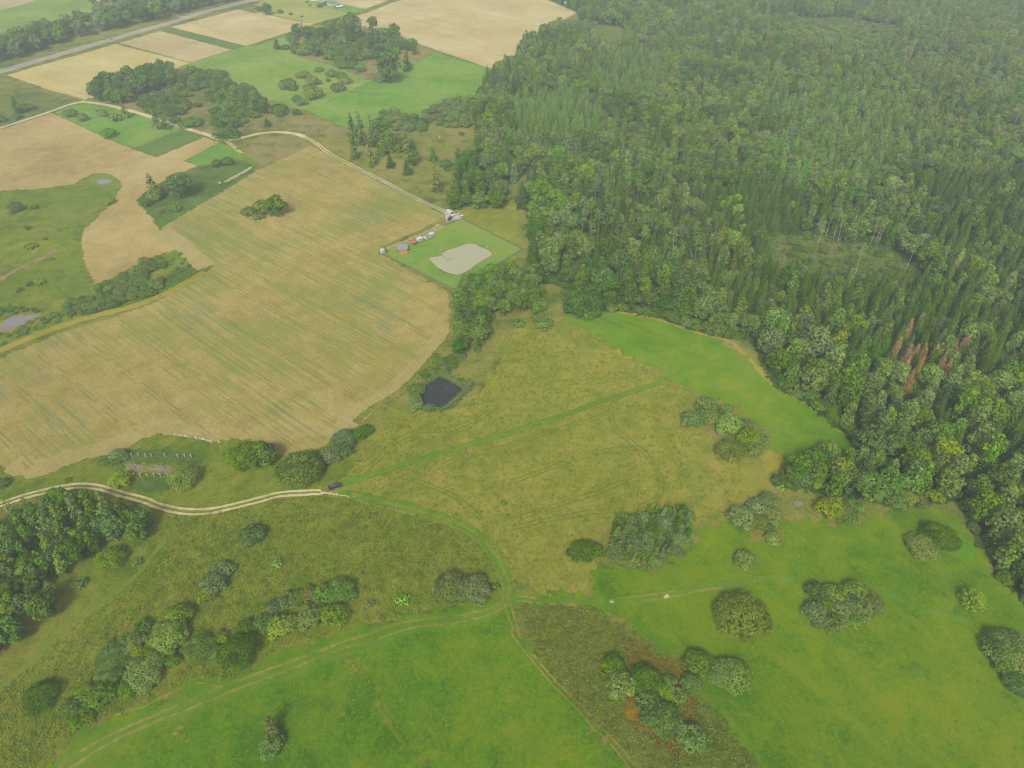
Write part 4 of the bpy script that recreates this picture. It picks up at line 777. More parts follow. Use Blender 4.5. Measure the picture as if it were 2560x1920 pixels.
row('23', 'bushes in the brown sedge', (870, 780, 190, 'willow', 'm', 'green round bush at the left of the sedge'), (950, 920, 230, 'willow', 'g', 'grey-green bush below the green round one in the sedge'), (1160, 890, 240, 'dome', 'd', 'dark bush in the middle of the sedge'), (1330, 1010, 150, 'willow', 'b', 'bright green bush right of the dark one in the sedge'), (1370, 910, 110, 'willow', 'l', 'pale bush at the top right of the dark one in the sedge', 1.3), (1420, 1030, 150, 'willow', 'm', 'green bush behind the bright green one in the sedge'), (1190, 1080, 210, 'willow', 'd', 'dark green bush under the dark one in the sedge'), (1310, 1230, 275, 'dome', 'g', 'large grey-green bush at the bottom of the sedge group'), (1190, 1200, 160, 'willow', 'm', 'green bush left of the large grey-green one'), (1555, 925, 155, 'willow', 'g', 'pale grey round bush alone right of the sedge group'), (1605, 745, 205, 'willow', 'm', 'round green bush at the right end of the sedge'), (1790, 820, 220, 'dome', 'm', 'left part of the wide bush right of the sedge', .8), (1920, 860, 260, 'dome', 'o', 'right part of the wide bush right of the sedge', .8), (1540, 1390, 220, 'willow', 'g', 'grey bush in the weeds below the sedge'), (1620, 1440, 130, 'willow', 'm', 'green bush beside the grey one below the sedge', .8), (1420, 1365, 60, 'scrub', 't', 'small pale twiggy shrub below the large grey-green one'))
row('23', 'bushes on the pasture', (1985, 335, 400, 'dome', 'o', 'wide olive dome left of the big composite bush', .75))
row('33', 'bushes on the pasture', (1780, 190, 195, 'feathery', 'l', 'spiky light green bush on the right pasture'))
row('33', 'big composite bush on the pasture', (440, 135, 180, 'willow', 'd', 'dark bush at the upper left of the composite clump'), (410, 300, 180, 'willow', 'g', 'grey-olive bush at the left of the composite clump'), (600, 155, 200, 'willow', 'o', 'olive bush at the top of the composite clump'), (760, 120, 190, 'willow', 'l', 'light bush at the top right of the composite clump'), (880, 200, 170, 'willow', 't', 'brownish bush at the right top of the composite clump'), (520, 265, 140, 'willow', 'y', 'yellow-green bush in the middle of the composite clump'), (660, 300, 190, 'willow', 'o', 'olive bush in the heart of the composite clump'), (810, 290, 190, 'willow', 'l', 'light green bush right in the composite clump'), (920, 275, 130, 'willow', 'o', 'olive bush at the right tip of the composite clump'), (570, 380, 190, 'willow', 'o', 'olive bush at the bottom left of the composite clump'), (720, 370, 180, 'willow', 'm', 'green bush at the bottom right of the composite clump'), (450, 390, 130, 'willow', 'g', 'grey bush at the lower left of the composite clump'), (720, 220, 190, 'willow', 'g', 'grey-green bush in the upper middle of the composite clump'))
row('33', 'bushes cut by the right picture edge', (2050, 610, 290, 'dome', 'd', 'dark bush at the left of the clump on the right picture edge'), (2150, 560, 200, 'willow', 'g', 'grey bush at the top of the clump on the right picture edge'), (2160, 740, 260, 'dome', 'o', 'olive bush in the middle of the clump on the right picture edge'), (2060, 780, 180, 'willow', 'm', 'green bush at the left foot of the clump on the right picture edge'), (2190, 930, 220, 'dome', 'd', 'dark bush at the bottom of the clump on the right picture edge'), (1960, 650, 150, 'willow', 'o', 'low olive bush at the far left of the clump on the right picture edge'))

# thickets filled plant by plant
thicket('03:920,600 1150,500 1450,400 1590,560 1480,800 1300,960 1050,1000 860,1100 660,1250 590,1190 800,960 930,800', 2.6, [(3, 'willow', 'm', 5.0, 'low bush'), (2, 'willow', 'o', 5.0, 'low bush'), (2, 'willow', 'd', 4.5, 'low bush'), (1, 'willow', 'y', 4, 'low bush')], 'filling the lower left hedge', 'low bushes filling the lower left hedge')
thicket('22:860,1270 1000,1150 1200,1110 1450,1090 1530,1150 1520,1330 1450,1450 1330,1520 1200,1590 1050,1590 950,1530 850,1470', 1.6, [(4, 'plume', 'g', 3.0, 'leafy shoot'), (3, 'plume', 'd', 2.9, 'leafy shoot'), (5, 'round', 'g', 4.6, 'round shoot')], 'in the big pasture thicket', 'shoots of the big thicket', (.8, 1.2), 400, .72)
thicket('01:835,825 960,790 1160,700 1215,620 1390,590 1420,650 1270,710 1290,790 1400,770 1440,800 1340,890 1180,930 1000,1000 800,1050 610,1080 545,1000 700,940 850,890', 2.6, [(6, 'willow', 'g', 5, 'willow'), (2, 'willow', 'm', 4.6, 'willow')], 'in the strip between the two stubble fields', 'willows in the strip between the stubble fields')
thicket('01:330,1080 540,1030 620,1090 330,1190 200,1240 0,1330 -60,1320 -60,1240 100,1230', 2.6, [(5, 'scrub', 'g', 3.2, 'shrub'), (3, 'scrub', 'm', 3.2, 'shrub'), (1, 'scrub', 'b', 2.6, 'shrub')], 'below the grey puddle at the left edge', 'shrubs below the grey puddle')
thicket('01:-40,1010 150,990 330,1020 340,1045 100,1060 -40,1080', 2.4, [(5, 'scrub', 'd', 3.0, 'shrub')], 'behind the grey puddle at the left edge', 'shrubs behind the grey puddle')
thicket('01:1440,620 1560,540 1640,640 1620,690 1560,690', 3.4, [(1, 'scrub', 'g', 2.6, 'shrub')], 'at the right tip of the strip between the stubble fields', 'shrubs at the strip tip')
thicket('00:835,880 850,800 1000,720 1280,680 1440,610 1510,650 1500,740 1300,815 1160,850 1130,920 950,900', 5.6, [(4, 'broadleaf', 'd', 11, 'tree'), (2, 'broadleaf', 'm', 10, 'tree')], 'in the dark wood edge below the wheat field', 'trees in the dark wood edge below the wheat', (.7, 1.0))
thicket('00:1290,800 1500,760 1560,780 1560,840 1440,860 1290,830', 4.4, [(1, 'round', 'm', 6, 'round tree'), (1, 'round', 'g', 6, 'round tree')], 'right under the dark wood edge', 'bushes under the dark wood edge')
thicket('00:1560,680 1640,620 1760,620 1960,660 1970,740 1830,760 1700,790 1620,840 1540,830 1560,780', 5.8, [(3, 'round', 'm', 8.6, 'round tree'), (2, 'round', 'd', 8, 'round tree'), (1, 'round', 't', 7, 'round tree')], 'in the upper shrub land near the pale meadow', 'bushes in the upper shrub land')
thicket('00:1200,940 1280,860 1500,870 1630,880 1620,970 1500,1010 1400,1000 1290,990', 5.2, [(3, 'round', 'd', 8, 'round tree'), (2, 'round', 'm', 8, 'round tree')], 'over the middle of the upper track', 'bushes over the upper track')
thicket('00:1790,870 1850,780 2000,740 2100,760 2200,800 2230,900 2200,1040 2120,1100 1980,1120 1840,1110 1850,1000 1900,900', 5.6, [(4, 'round', 'm', 8.6, 'round tree'), (3, 'round', 'd', 8.6, 'round tree'), (1, 'round', 'y', 7, 'round tree'), (1, 'round', 'g', 7, 'round tree')], 'in the shrub group above the track fork', 'bushes above the track fork')
thicket('10:290,380 330,310 520,290 700,205 780,240 900,270 1060,260 1150,320 1270,350 1360,390 1350,440 1250,440 1180,490 1170,560 1010,520 900,560 930,620 740,610 650,530 560,530 350,470', 8.0, [(4, 'round', 'm', 11.5, 'round tree'), (3, 'round', 'd', 11.5, 'round tree'), (2, 'round', 'l', 10, 'round tree'), (1, 'broadleaf', 'd', 11, 'tree')], 'in the tree island on the upper meadow', 'bushes of the tree island', (.75, 1.2))
thicket('10:1060,1070 1090,985 1200,975 1350,1030 1700,880 1890,850 1890,1090 1720,1110 1450,1070 1440,1130 1220,1140 1050,1090', 5.0, [(5, 'round', 'g', 7.5, 'round tree'), (2, 'round', 'm', 7, 'round tree'), (1, 'round', 'o', 7, 'round tree')], 'in the belt below the upper meadow', 'round trees in the belt below the upper meadow')  # willow bushes, though the 'round' kind files them under tree
thicket('11:1790,850 1880,800 2080,760 2212,720 21:60,780 170,800 280,930 200,1010 0,1030 11:2150,1070 2050,1110 1980,1260 1920,1370 1800,1460 1720,1420 1740,1200 1760,1000', 3.5, [(4, 'broadleaf', 'm', 7.5, 'tree'), (3, 'broadleaf', 'd', 7.5, 'tree'), (3, 'birch', 'm', 5.0, 'birch'), (1, 'broadleaf', 'l', 7, 'tree')], 'in the belt below the fenced plot', 'trees in the belt below the fenced plot', (.8, 1.05))
thicket('11:1690,1440 1780,1400 1800,1440 1660,1560 1560,1600 1450,1600 1540,1490', 2.2, [(3, 'willow', 'g', 4, 'willow'), (1, 'willow', 'm', 4, 'willow')], 'just behind the dark pond', 'willows behind the dark pond')
thicket('12:1500,220 1600,222 1700,160 1790,60 1840,60 1720,200 1600,250 1500,240', 1.5, [(1, 'scrub', 'g', 2.0, 'reed tuft')], 'on the right bank of the dark pond', 'reed tufts on the pond bank', (.8, 1.2))
thicket('02:-60,1300 120,1215 330,1120 600,1070 800,1080 900,1110 980,1130 1000,1190 960,1270 900,1370 830,1470 780,1570 640,1620 480,1659 03:350,0 200,0 0,0 -60,0', 3.3, [(4, 'birch', 'm', 6.6, 'birch'), (3, 'plume', 'l', 5.2, 'young birch'), (4, 'broadleaf', 'd', 8, 'tree'), (2, 'birch', 'l', 6.4, 'birch')], 'in the grove at the left edge', 'trees of the left grove', (.75, 1.0))
thicket('02:960,1190 1060,1130 1250,1150 1340,1200 1330,1280 1220,1370 1060,1420 960,1400 930,1300', 3.6, [(5, 'broadleaf', 'd', 7.5, 'tree'), (1, 'willow', 'g', 5, 'bush')], 'at the dark right end of the left grove', 'trees at the right end of the left grove', (.75, 1.0))
thicket('03:-60,0 350,0 420,120 500,180 430,370 300,340 170,300 150,560 60,680 -60,700', 4.0, [(3, 'broadleaf', 'd', 7.5, 'tree'), (2, 'birch', 'g', 6, 'birch'), (2, 'broadleaf', 'm', 7, 'tree')], 'in the lower part of the left grove', 'trees of the lower left grove', (.75, 1.05))
thicket('33:1990,-10 2070,80 2230,190 2350,200 2300,-100 2100,-300 2000,-200', 4.2, [(3, 'broadleaf', 'd', 8, 'tree'), (1, 'broadleaf', 'g', 8, 'tree')], 'in the wood corner at the right pasture edge', 'trees of the right wood corner', (.65, .9))
thicket('00:0,545 300,470 600,350 960,270 1250,200 1500,140 1800,60 2150,-20 2212,-100 1800,-60 1500,70 1250,110 900,210 600,280 300,370 60,450 -60,560', 8.2, [(5, 'broadleaf', 'm', 14, 'tree'), (3, 'broadleaf', 'd', 14, 'tree'), (2, 'broadleaf', 'l', 14, 'tree'), (1, 'willow', 'd', 8, 'bush')], 'in the tree row along the main road', 'trees along the main road', (.8, 1.1))
thicket('00:810,75 870,30 1060,40 1060,-60 850,-60', 9, [(1, 'broadleaf', 'd', 11, 'tree')], 'beside the farmstead behind the tree row', 'trees by the far farmstead', (.5, .9))
for t, grp, where in (('32:1640,1020 1720,1120 1780,1290 1920,1440 1990,1659 33:2000,0 2080,80 2120,40 2050,-60 32:1800,1150 1720,1010', 'low trees on the right pasture edge', 'along the wood edge of the right pasture'), ('32:70,0 320,135 520,285 735,470 775,430 600,280 370,90 140,-60', 'low bushes on the wood edge', 'on the mown meadow edge'), ('21:800,1020 1130,1065 1300,1095 1560,1190 1740,1230 1960,1270 2000,1200 1700,1150 1500,1080 1300,1020 1000,990', 'low bushes on the upper wood edge', 'on the upper mown meadow edge')):
    thicket(t, 3.4, [(3, 'round', 'm', 6.0, 'edge tree'), (3, 'round', 'd', 5.6, 'edge tree'), (1, 'round', 'g', 5.2, 'edge tree')], where, grp)  # bushes along the wood edge, though the 'round' kind files them under tree

# ------------------------------------------------------------------ the forest: single trees in front, one mass behind
ZONES = [(gpts(t), gap, mix) for t, gap, mix in (
    ('20:0,850 300,820 560,830 830,1030 740,1200 450,1310 200,1310 0,1290', 3.9, [(9, 'young', 'k', 1.25), (1, 'birch', 'l', .7)]),
    ('20:640,500 1100,450 1330,560 1230,900 900,840 700,790', 4.3, [(6, 'young', 'k', 1.4), (3, 'birch', 'l', .8)]),
    ('30:0,950 300,880 560,860 900,900 1280,1000 1330,1300 900,1659 0,1659', 4.7, [(6, 'young', 'k', 1.6), (3, 'birch', 'l', .85), (1, 'broadleaf', 'm', .9)]),
    ('21:1600,0 2212,0 31:300,0 300,350 0,400 21:2000,500 1780,470', 3.6, [(6, 'young', 'n', 1.2), (2, 'spruce', 'n', .8), (1, 'broadleaf', 'b', .6)]),
    ('21:560,0 1650,0 1800,450 1760,750 1500,700 1000,640 560,500', 5.4, [(4, 'spruce', 'n', 1.0), (3, 'pine', 'p', 1.0), (1, 'tall_birch', 'l', .9), (3, 'broadleaf', 'm', 1.0)]),
    ('21:1500,700 1900,500 2212,500 2212,1300 1900,1150 1600,900', 5.0, [(4, 'spruce', 'n', .95), (2, 'birch', 'o', 1.0), (2, 'broadleaf', 'm', .95)]),
    ('31:0,780 600,760 1300,760 2500,0 2500,1659 1200,1659 700,1500 300,1300 0,1250', 4.6, [(7, 'spruce', 'n', .9), (3, 'birch', 'l', 1.0), (1, 'broadleaf', 'm', .95)]),
    ('31:1250,-50 2500,-50 2500,400 2100,700 1350,740', 5.0, [(6, 'spruce', 'n', .95), (2, 'broadleaf', 'd', 1.05), (1, 'birch', 'l', 1.0)]),
    ('32:0,-60 2600,-60 2600,1000 1800,800 1000,500 600,250', 6.0, [(5, 'birch', 'l', 1.25), (4, 'broadleaf', 'm', 1.05), (2, 'spruce', 'n', .85), (.4, 'broadleaf', 'b', .9)]),
    ('33:0,-2000 2600,-2000 2600,1000 0,1000', 6.4, [(4, 'birch', 'l', 1.2), (5, 'broadleaf', 'm', 1.1), (3, 'broadleaf', 'd', 1.1)]),
    ('30:1000,0 2600,0 2600,1300 1500,1250 1300,1000 900,600', 6.0, [(2, 'tall_birch', 'l', 1.0), (5, 'broadleaf', 'm', 1.1), (4, 'birch', 'o', 1.2), (1, 'broadleaf', 't', 1.0)]))]
ZONES[9] = (gpts('32:1000,900 2600,700 2600,1700 33:2500,400 1900,-100 32:1500,1100'), ZONES[9][1], ZONES[9][2])
DEFAULT = (6.0, [(5, 'broadleaf', 'm', 1.08), (3, 'broadleaf', 'd', 1.05), (4, 'birch', 'l', 1.1), (1, 'birch', 'o', 1.1), (1, 'spruce', 'n', .9)])
wood_px = 26
trees = []
ORANGE = [ground(*tile(3, 1, a, b)) for a, b in ((1180, 1260), (1270, 1230), (1290, 1400), (1060, 1480), (1195, 1520), (1385, 1500), (1475, 1440), (1555, 1460), (1630, 1440), (1290, 1500), (1150, 1600), (1250, 1640), (1430, 1620), (1500, 1630), (1130, 1570))] + [ground(*tile(3, 2, 1180, 70))]
ORANGE = [(x, y) for x, y in ORANGE]
TALL = [tile(3, 0, a, b) for a, b in ((1400, 660), (1430, 665), (1470, 655), (1345, 890), (1285, 930), (900, 740), (1065, 865), (1850, 1240), (1905, 1215), (1545, 1045), (1470, 1235), (240, 875), (1440, 885), (565, 575), (850, 480))] + \
       [tile(3, 1, a, b) for a, b in ((418, 500), (495, 385), (565, 400), (625, 415), (600, 435), (888, 445), (928, 440), (950, 440), (755, 700), (1388, 735), (1442, 730), (1600, 930), (1200, 655))] + \
       [tile(2, 1, a, b) for a, b in ((1415, 665), (1440, 690), (1010, 400), (520, 425), (1285, 470), (1745, 750))] + [tile(2, 0, a, b) for a, b in ((1285, 1585), (1470, 1210), (1800, 1275), (1940, 1150), (1400, 1480), (1645, 870))]
TALL = [ground(*p) for p in TALL]
cell = {}
def free(x, y, gap):
    i, j = int(x // 6), int(y // 6)
    for a in (-1, 0, 1):
        for b in (-1, 0, 1):
            for q in cell.get((i + a, j + b), ()):
                if math.hypot(x - q[0], y - q[1]) < (gap + q[2]) / 2: return False
    return True
def take(x, y, gap): cell.setdefault((int(x // 6), int(y // 6)), []).append((x, y, gap))
for x, y in ORANGE: take(x, y, 3.0); trees.append((x, y, 'spruce', 'a', random.uniform(.75, .95), 'orange'))
for x, y in TALL: take(x, y, 3.0); trees.append((x, y, 'tall_birch', 'l', random.uniform(.8, .95), 'tall'))
fx, fy = [p[0] for p in FOREST], [p[1] for p in FOREST]
under = []
fa = np.array(FOREST)
N_TRY = 150000
X = rng.uniform(min(fx), max(fx), N_TRY); Y = rng.uniform(min(fy), max(fy), N_TRY)
def inside_many(X, Y, poly):
    c = np.zeros(len(X), bool); n = len(poly); j = n - 1
    for i in range(n):
        xi, yi = poly[i]; xj, yj = poly[j]
        if yi != yj: c ^= ((yi > Y) != (yj > Y)) & (X < (xj - xi) * (Y - yi) / (yj - yi) + xi)
        j = i
    return c
okf = inside_many(X, Y, FOREST)
for c in CLEAR: okf &= ~inside_many(X, Y, c)
zone = np.full(N_TRY, -1)
for i in range(len(ZONES) - 1, -1, -1): zone[inside_many(X, Y, ZONES[i][0])] = i
low = np.zeros(N_TRY, bool)
for c in LOW: low |= inside_many(X, Y, c)
zc = Y * _cp + CAM_H * _sp; U = 1280 + FPX * X / zc
okf &= (np.abs(U - 1280) < 1420)
for i in np.nonzero(okf)[0]:
    x, y = float(X[i]), float(Y[i])
    if low[i]:
        if free(x, y, 2.4): take(x, y, 2.4); under.append((x, y, 'scrub' if random.random() < .8 else 'willow', random.choice('dmmlg'), random.uniform(.6, 1.1)))
        continue
    gap, mix = ZONES[zone[i]][1:] if zone[i] >= 0 else DEFAULT
    w, kind, tint, s = random.choices(mix, [m[0] for m in mix])[0]
    stand, gapn, hgt = (noise.noise(Vector((x * f, y * f, q))) for f, q in ((.018, 3.1), (.03, 7.7), (.022, 12.3)))
    if gapn > .5 and random.random() < .8: under.append((x, y, 'scrub', random.choice('dml'), random.uniform(.8, 1.6))); continue
    s *= 1 + .28 * hgt
    if tint in 'mdlo' and random.random() < .75: tint = 'd' if stand < -.16 else 'l' if stand > .2 else 'g' if hgt > .25 else tint
    if kind in ('broadleaf',): gap *= 1.12
    if kind == 'spruce': gap *= .85
    if not free(x, y, gap): continue
    if kind in ('broadleaf', 'birch') and dist_to((x, y), FOREST) < 2.8: continue
    s *= random.uniform(.7, 1.2)
    if tint in 'ml' and random.random() < .28: tint = random.choice('dmlgo')
    if random.random() < .004: tint = 'y'
    take(x, y, gap); trees.append((x, y, kind, tint, s, ''))
print('forest trees', len(trees), 'low', len(under))

meadow_edge = gpts('21:480,1060 900,1030 1300,1115 1720,1248 1960,1385 2212,1630 32:60,-5 280,145 480,295 700,485')
pasture_edge = gpts('32:1000,1060 1300,1080 1640,1030 1750,1300 1900,1450 1965,1659 33:1960,0')
clearing = LOW[1]; plot = gpts('11:1780,238 2300,500 1712,846')
def open_dist(p, line):
    best = 1e9
    for i in range(1, len(line)):
        a, b = line[i - 1], line[i]; dx, dy = b[0] - a[0], b[1] - a[1]; L = dx * dx + dy * dy or 1e-9
        t = max(0, min(1, ((p[0] - a[0]) * dx + (p[1] - a[1]) * dy) / L)); best = min(best, math.hypot(p[0] - a[0] - t * dx, p[1] - a[1] - t * dy))
    return best
def where_in_forest(x, y, u, v):
    if min(math.hypot(x - a, y - b) for a, b in ORANGE) < 13: return 'beside the orange dead spruces'
    if open_dist((x, y), meadow_edge) < 14: return 'on the mown meadow edge'
    if open_dist((x, y), pasture_edge) < 16: return 'on the right pasture edge'
    if dist_to((x, y), clearing) < 14: return 'by the forest clearing'
    if open_dist((x, y), plot) < 45: return 'behind the fenced plot'
    if u > 2330: return 'at the right picture edge' + (', lower' if v > 1000 else ', upper')
    if v > 1000: return 'in the wood above the pasture'
    if v > 760: return 'below the clearing'
    if u < 1450 and v < 500: return 'at the left forest flank'
    if v > 520: return 'in front of the plantation'
    return 'in the far forest'
have = {}
for e, kind, tint in PLANTS: have[NAMES[kind][0]] = have.get(NAMES[kind][0], 0) + 1
print('placed singly', have)
scored = []
for t in trees:
    x, y, kind, tint, s, flag = t; h = TPL[kind][0][5] * s; u, v, sc = photo(x, y, h * .7)
    show = sc * h if -20 < u < 2580 and -10 < v < 1930 else 0
    scored.append((show + (1000 if flag else 0), t, u, v))
scored.sort(key=lambda q: -q[0])
rest = []
HEAD = {'broadleaf': 'leafy tree', 'birch': 'birch', 'tall_birch': 'tall bare-stemmed birch', 'spruce': 'spruce', 'pine': 'flat-topped pine', 'young': 'young conifer'}
orows = []
groups = {}
for sc_, (x, y, kind, tint, s, flag), u, v in scored:
    nm = NAMES[kind][0]
    if sc_ > 0 and have.get(nm, 0) < 298:
        have[nm] = have.get(nm, 0) + 1
        e = plant(kind, tint, x, y, s, None, None)
        if flag == 'orange': orows.append((e, u, v)); continue
        noun = HEAD[kind] if kind != 'spruce' else 'pointed spruce'
        lab = f'{WORD[tint]} {noun} {where_in_forest(x, y, u, v)}'
        groups.setdefault(lab, []).append((e, u, v, s))
    else: rest.append((x, y, kind, tint, s))
for lab in list(groups):
    r = groups[lab]
    if len(r) > 14:
        us, vs = sorted(q[1] for q in r), sorted(q[2] for q in r); um, vm = us[len(r) // 2], vs[len(r) // 2]; del groups[lab]
        for q in r:
            w = ('nearer' if q[2] > vm else 'farther') + ('-left' if q[1] < um else '-right')
            groups.setdefault(f'{lab}, {w} part', []).append(q)
for lab, r in groups.items():
    for e, *_ in r: e['label'] = lab; e['group'] = lab.split(' ', 1)[1][:60]
    if len(r) >= 4:
        done = set()
        for word, key in (('leftmost', lambda q: q[1]), ('rightmost', lambda q: -q[1]), ('nearest', lambda q: -q[2]), ('farthest', lambda q: q[2]), ('tallest', lambda q: -q[3])):
            c = [q for q in r if q[0].name not in done]
            if not c: break
            e = min(c, key=key)[0]; e['label'] = f'{word} {lab}'; done.add(e.name)
    elif len(r) == 2:
        r.sort(key=lambda q: q[1]); r[0][0]['label'] = 'left ' + lab; r[1][0]['label'] = 'right ' + lab
    elif len(r) == 3:
        r.sort(key=lambda q: q[1])
        for w, q in zip(('left', 'middle', 'right'), r): q[0]['label'] = f'{w} {lab}'
orows.sort(key=lambda q: q[2]); ORD = ['first', 'second', 'third', 'fourth', 'fifth', 'sixth', 'seventh', 'eighth', 'ninth', 'tenth', 'eleventh', 'twelfth', 'thirteenth', 'fourteenth', 'fifteenth', 'sixteenth']
for w, (e, *_) in zip(ORD, orows): e['label'] = f'orange-brown dead spruce, {w} counted from the back of the dead patch'; e['group'] = 'orange dead spruces'

# the rest of the forest as one mass: points that carry whole trees
def mass(name, items, label):
    combos = sorted({(k, t) for _, _, k, t, _ in items}); src = []
    idx = {}
    for kind, tint in combos:
        for k in range(len(TPL[kind])):
            idx[(kind, tint, k)] = len(src)
            me = leaf_variant(kind, k, tint).copy(); n0 = len(me.polygons)
            bm = bmesh.new(); bm.from_mesh(me); bm.from_mesh(TPL[kind][k][1]); bm.faces.ensure_lookup_table()
            for f in bm.faces[n0:]: f.material_index = 1
            bm.to_mesh(me); bm.free(); me.materials.append(BARK[TPL[kind][k][2]]); me.name = f'{kind}_whole'
            src.append(bpy.data.objects.new(f'{kind}_source', me))
    pm = bpy.data.meshes.new(name); pm.vertices.add(len(items))
    pm.vertices.foreach_set('co', np.array([(x, y, 0) for x, y, *_ in items], np.float32).ravel())
    ka = pm.attributes.new('which', 'INT', 'POINT'); ka.data.foreach_set('value', np.array([idx[(k, t, random.randrange(len(TPL[k])))] for _, _, k, t, _ in items], np.int32))
    sa = pm.attributes.new('size', 'FLOAT', 'POINT'); sa.data.foreach_set('value', np.array([s for *_, s in items], np.float32))
    ta = pm.attributes.new('turn', 'FLOAT', 'POINT'); ta.data.foreach_set('value', rng.uniform(0, 6.283, len(items)).astype(np.float32))
    o = tag(link(name, pm), label, None, None, 'stuff')
    ng = bpy.data.node_groups.new(name, 'GeometryNodeTree'); ng.interface.new_socket('Geometry', in_out='INPUT', socket_type='NodeSocketGeometry'); ng.interface.new_socket('Geometry', in_out='OUTPUT', socket_type='NodeSocketGeometry')
    nd = ng.nodes; gi, go = nd.new('NodeGroupInput'), nd.new('NodeGroupOutput'); join = nd.new('GeometryNodeJoinGeometry')
    def attr(n, t):
        a = nd.new('GeometryNodeInputNamedAttribute'); a.data_type = t; a.inputs['Name'].default_value = n; return [s for s in a.outputs if s.enabled][0]
    which, size, turn = attr('which', 'INT'), attr('size', 'FLOAT'), attr('turn', 'FLOAT')
    rot = nd.new('ShaderNodeCombineXYZ'); ng.links.new(turn, rot.inputs[2])
    for i, ob in enumerate(src):
        oi = nd.new('GeometryNodeObjectInfo'); oi.inputs['Object'].default_value = ob; oi.inputs['As Instance'].default_value = True
        cmp_ = nd.new('FunctionNodeCompare'); cmp_.data_type = 'INT'; cmp_.operation = 'EQUAL'
        ins = [s for s in cmp_.inputs if s.enabled]; ng.links.new(which, ins[0]); ins[1].default_value = i
        ip = nd.new('GeometryNodeInstanceOnPoints'); ng.links.new(gi.outputs[0], ip.inputs['Points']); ng.links.new([s for s in cmp_.outputs if s.enabled][0], ip.inputs['Selection'])
        ng.links.new(oi.outputs['Geometry'], ip.inputs['Instance']); ng.links.new(rot.outputs[0], ip.inputs['Rotation']); ng.links.new(size, ip.inputs['Scale'])
        ng.links.new(ip.outputs[0], join.inputs[0])
    ng.links.new(join.outputs[0], go.inputs[0])
    md = o.modifiers.new('trees', 'NODES'); md.node_group = ng
    return o
mass('forest', rest, 'the dense mixed forest filling the upper right')
fl = [(float(X[i]), float(Y[i])) for i in np.nonzero(okf & ~low)[0][:9000:1]]
mass('undergrowth', under + [(x, y, 'scrub', random.choice('ddmmg'), random.uniform(.7, 1.7)) for x, y in fl], 'low green undergrowth on the forest floor and in the clearings')

# tufts of tall grass in the rough meadows
def tuft(name, n, h, w, tint):
    Pq = np.stack([rng.normal(0, w, n), rng.normal(0, w, n), rng.uniform(.1, h, n)], 1); Nq = rng.normal(size=(n, 3)) * .45; Nq[:, 2] += 1.0
    v, f, t = quads(Pq, Nq, np.full(n, .13), .7, rng.uniform(0, 1, n)); me = leaf_mesh(name, [(v, f, t)]); me.materials.append(tint); return me
TU = {'green': leaf_mat('meadow_tuft', (104, 122, 46), (140, 152, 64), hue=.03, val=.3), 'straw': leaf_mat('straw_tuft', (138, 140, 58), (178, 170, 84), hue=.02, val=.22), 'weed': leaf_mat('weed_tuft', (104, 120, 50), (154, 154, 86), hue=.04, val=.35), 'reed': leaf_mat('reed_tuft', (104, 124, 72), (150, 160, 106))}
TPL['tuft_green'] = [(tuft('green_tuft', 16, .5, .3, TU['green']), None, None, 1, .3, .5)]
TPL['tuft_straw'] = [(tuft('straw_tuft', 14, .45, .3, TU['straw']), None, None, 1, .3, .5)]
TPL['tuft_weed'] = [(tuft('weed_tuft', 18, .8, .35, TU['weed']), None, None, 1, .4, .8)]
TPL['tuft_reed'] = [(tuft('reed_tuft', 22, 1.3, .3, TU['reed']), None, None, 1, .6, 1.3)]
